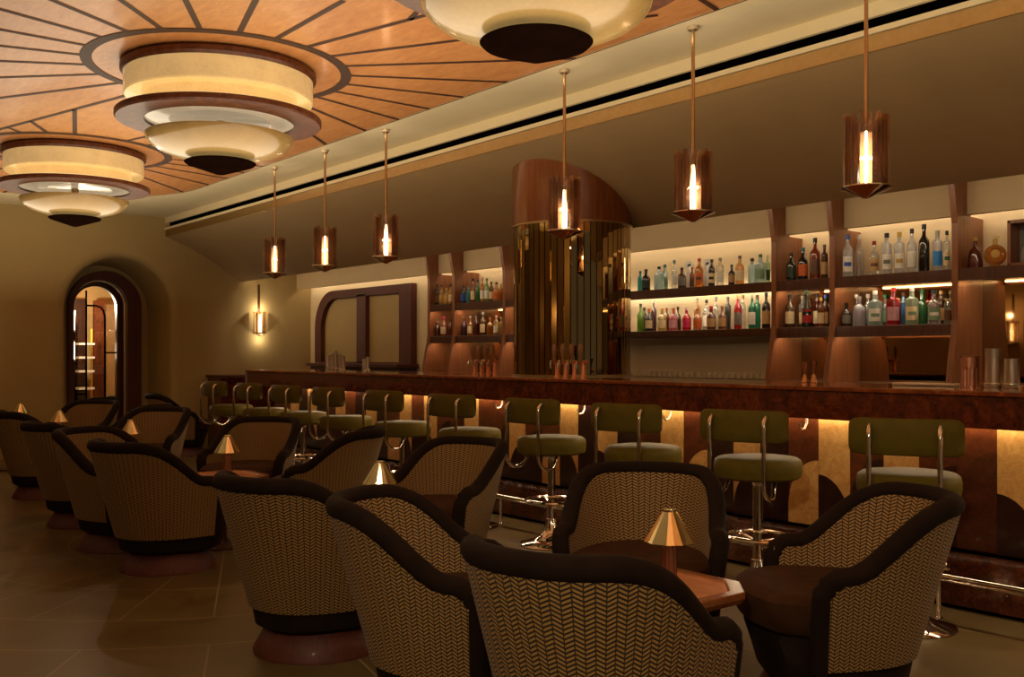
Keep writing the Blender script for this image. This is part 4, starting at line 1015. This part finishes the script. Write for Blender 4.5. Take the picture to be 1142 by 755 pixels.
# ------------------------------------------------------------------ things on the bar top
BT = 1.0835
def onbar(px, v): u, Z = u_at(px, v); return P(u, v, BT), Z
def jigger(px, v, h_, mat, label, group):
    loc, Z = onbar(px, v); t = thing('jigger', label, 'jigger', loc, 0, group); s = h_/.125
    MB().lathe([(0, .001), (.021*s, 0), (.022*s, .002), (.007*s, .052*s), (0, .052*s)], 20).build('lower_cup', mat, t)
    MB().lathe([(0, .053*s), (.007*s, .053*s), (.023*s, .125*s), (.021*s, .125*s), (.006*s, .06*s), (0, .06*s)], 20).build('upper_cup', mat, t)
jigger(897.5, 4.97, .12, M['copper'], 'shorter copper jigger on the bar in front of the narrow bay', 'copper jiggers')
jigger(907.3, 5.0, .125, M['copper'], 'taller copper jigger on the bar, right of its pair', 'copper jiggers')
loc, Z = onbar(1081.5, 4.95); t = thing('mixing_glass', 'coppery cut glass mixing glass on the bar at right', 'mixing glass', loc)
rows = []; n = 48
for r_, z in ((.042, 0), (.044, .004), (.045, .09), (.0455, .105), (.046, .155), (.0435, .155), (.041, .02)):
    rows.append([((r_ - (.0025 if (k % 4 < 2 and .003 < z < .1 and r_ > .0415) else 0))*math.cos(2*PI*k/n), (r_ - (.0025 if (k % 4 < 2 and .003 < z < .1 and r_ > .0415) else 0))*math.sin(2*PI*k/n), z) for k in range(n)])
MB().grid(rows, True, 0, False, None, True, True).build('cut_glass', M['rosecopper'], t); MB().lathe([(.043, .148), (.0475, .15), (.0475, .157), (.043, .157)], 32).build('rim_band', M['copper'], t)
def tin(px, v, r0, r1, h_, label, group='shakers on the bar'):
    loc, Z = onbar(px, v); t = thing('shaker_tin', label, 'shaker', loc, 0, group)
    MB().lathe([(0, .001), (r0*.95, 0), (r0, .004), (r1, h_-.004), (r1*1.03, h_), (r1*.96, h_), (r0*.92, .012), (0, .012)], 32).build('tin', M['steel'], t)
    MB().lathe([(r0*1.005, .012), (r0*1.05, .018), (r0*1.005, .024)], 32).build('bead', M['chrome'], t)
tin(1107.5, 4.95, .044, .036, .195, 'tall steel shaker tin on the bar between mixing glass and short tin')
tin(1128, 4.95, .039, .034, .145, 'short steel shaker tin on the bar, rightmost of the set')
for i, (px, h_, w_) in enumerate(((365.5, .15, .022), (369.5, .17, .024), (374, .20, .026), (378.5, .17, .024), (382.5, .15, .024))):
    tin(px, 5.0 + .03*(i % 2), w_, w_*.85, h_, ['leftmost steel tin of the far cluster on the bar', 'second steel tin from the left in the far cluster on the bar', 'tallest steel tin in the middle of the far cluster on the bar',
        'steel tin right of the tallest in the far cluster on the bar', 'rightmost steel tin of the far cluster on the bar'][i], 'steel tins in the far cluster on the bar')
for i, (px, h_) in enumerate(((406, .12), (410, .14))): tin(px, 5.02, .02, .018, h_, ['left of the two small steel tins standing alone on the far bar', 'right of the two small steel tins standing alone on the far bar'][i], 'pair of small tins on the far bar')
# beer taps
def make_taps(label, u, v):
    t = thing('tap_tower', label, 'beer taps', P(u, v, BT), 0, 'copper beer tap towers')
    mb = MB(); mb.tube([(-.17, 0, .11), (.17, 0, .11)], .014, 12); mb.build('cross_pipe', M['tapcopper'], t)
    for k in range(4):
        x = -.135 + .09*k
        c_ = MB().lathe([(0, 0), (.022, 0), (.022, .006), (.017, .012), (.017, .11), (0, .112)], 14, (x, .0, 0)).build('copper_pipe', M['tapcopper'], t)
        mb = MB(); mb.tube([(x, 0, .115), (x, -.03, .12), (x, -.06, .115), (x, -.068, .09), (x, -.068, .065)], .008, 8); mb.build('spout', M['chrome'], t)
        MB().lathe([(0, .12), (.008, .122), (.008, .145), (.014, .16), (.019, .20), (.014, .235), (0, .242)], 14, (x, -.028, 0)).build('tap_handle', pm('wood'), t)
    return t
u, _ = u_at(541, 4.92); tp = make_taps('copper beer tap tower on the bar left of the column', u, 4.92)
u, _ = u_at(636, 4.64); dup(tp, P(u, 4.64, BT), 0, 'copper beer tap tower on the bar in front of the column')
loc, Z = onbar(1035, 4.98)
t = thing('garnish_tray', 'low steel tray of pale garnishes on the bar at right', 'tray', loc)
MB().box((0, 0, .008), (.34, .12, .014)).build('tray', M['steel'], t, .003)
loc, Z = onbar(1140, 4.98)

# ------------------------------------------------------------------ general light
w = bpy.data.worlds.new('dim_room'); S.world = w; w.use_nodes = True
w.node_tree.nodes['Background'].inputs[0].default_value = (1, .78, .52, 1); w.node_tree.nodes['Background'].inputs[1].default_value = .12
# ------------------------------------------------------------------ camera
cam = bpy.data.cameras.new('camera'); co = bpy.data.objects.new('camera', cam); COL.objects.link(co)
cam.sensor_width = 36; cam.lens = 36*F/1142; cam.shift_y = 17.5/1142; cam.clip_start = .05
co.location = (0, 0, H); co.rotation_euler = (PI/2, 0, math.atan2(CA, SA))
S.camera = co
S.view_settings.view_transform = 'Standard'; S.view_settings.look = 'None'; S.view_settings.exposure = 0
c = S.cycles
c.use_denoising = True
try: c.denoiser = 'OPENIMAGEDENOISE'
except Exception: pass
c.max_bounces = 8; c.diffuse_bounces = 4; c.glossy_bounces = 5; c.transparent_max_bounces = 24; c.transmission_bounces = 6
c.caustics_reflective = False; c.caustics_refractive = False; c.sample_clamp_indirect = 4
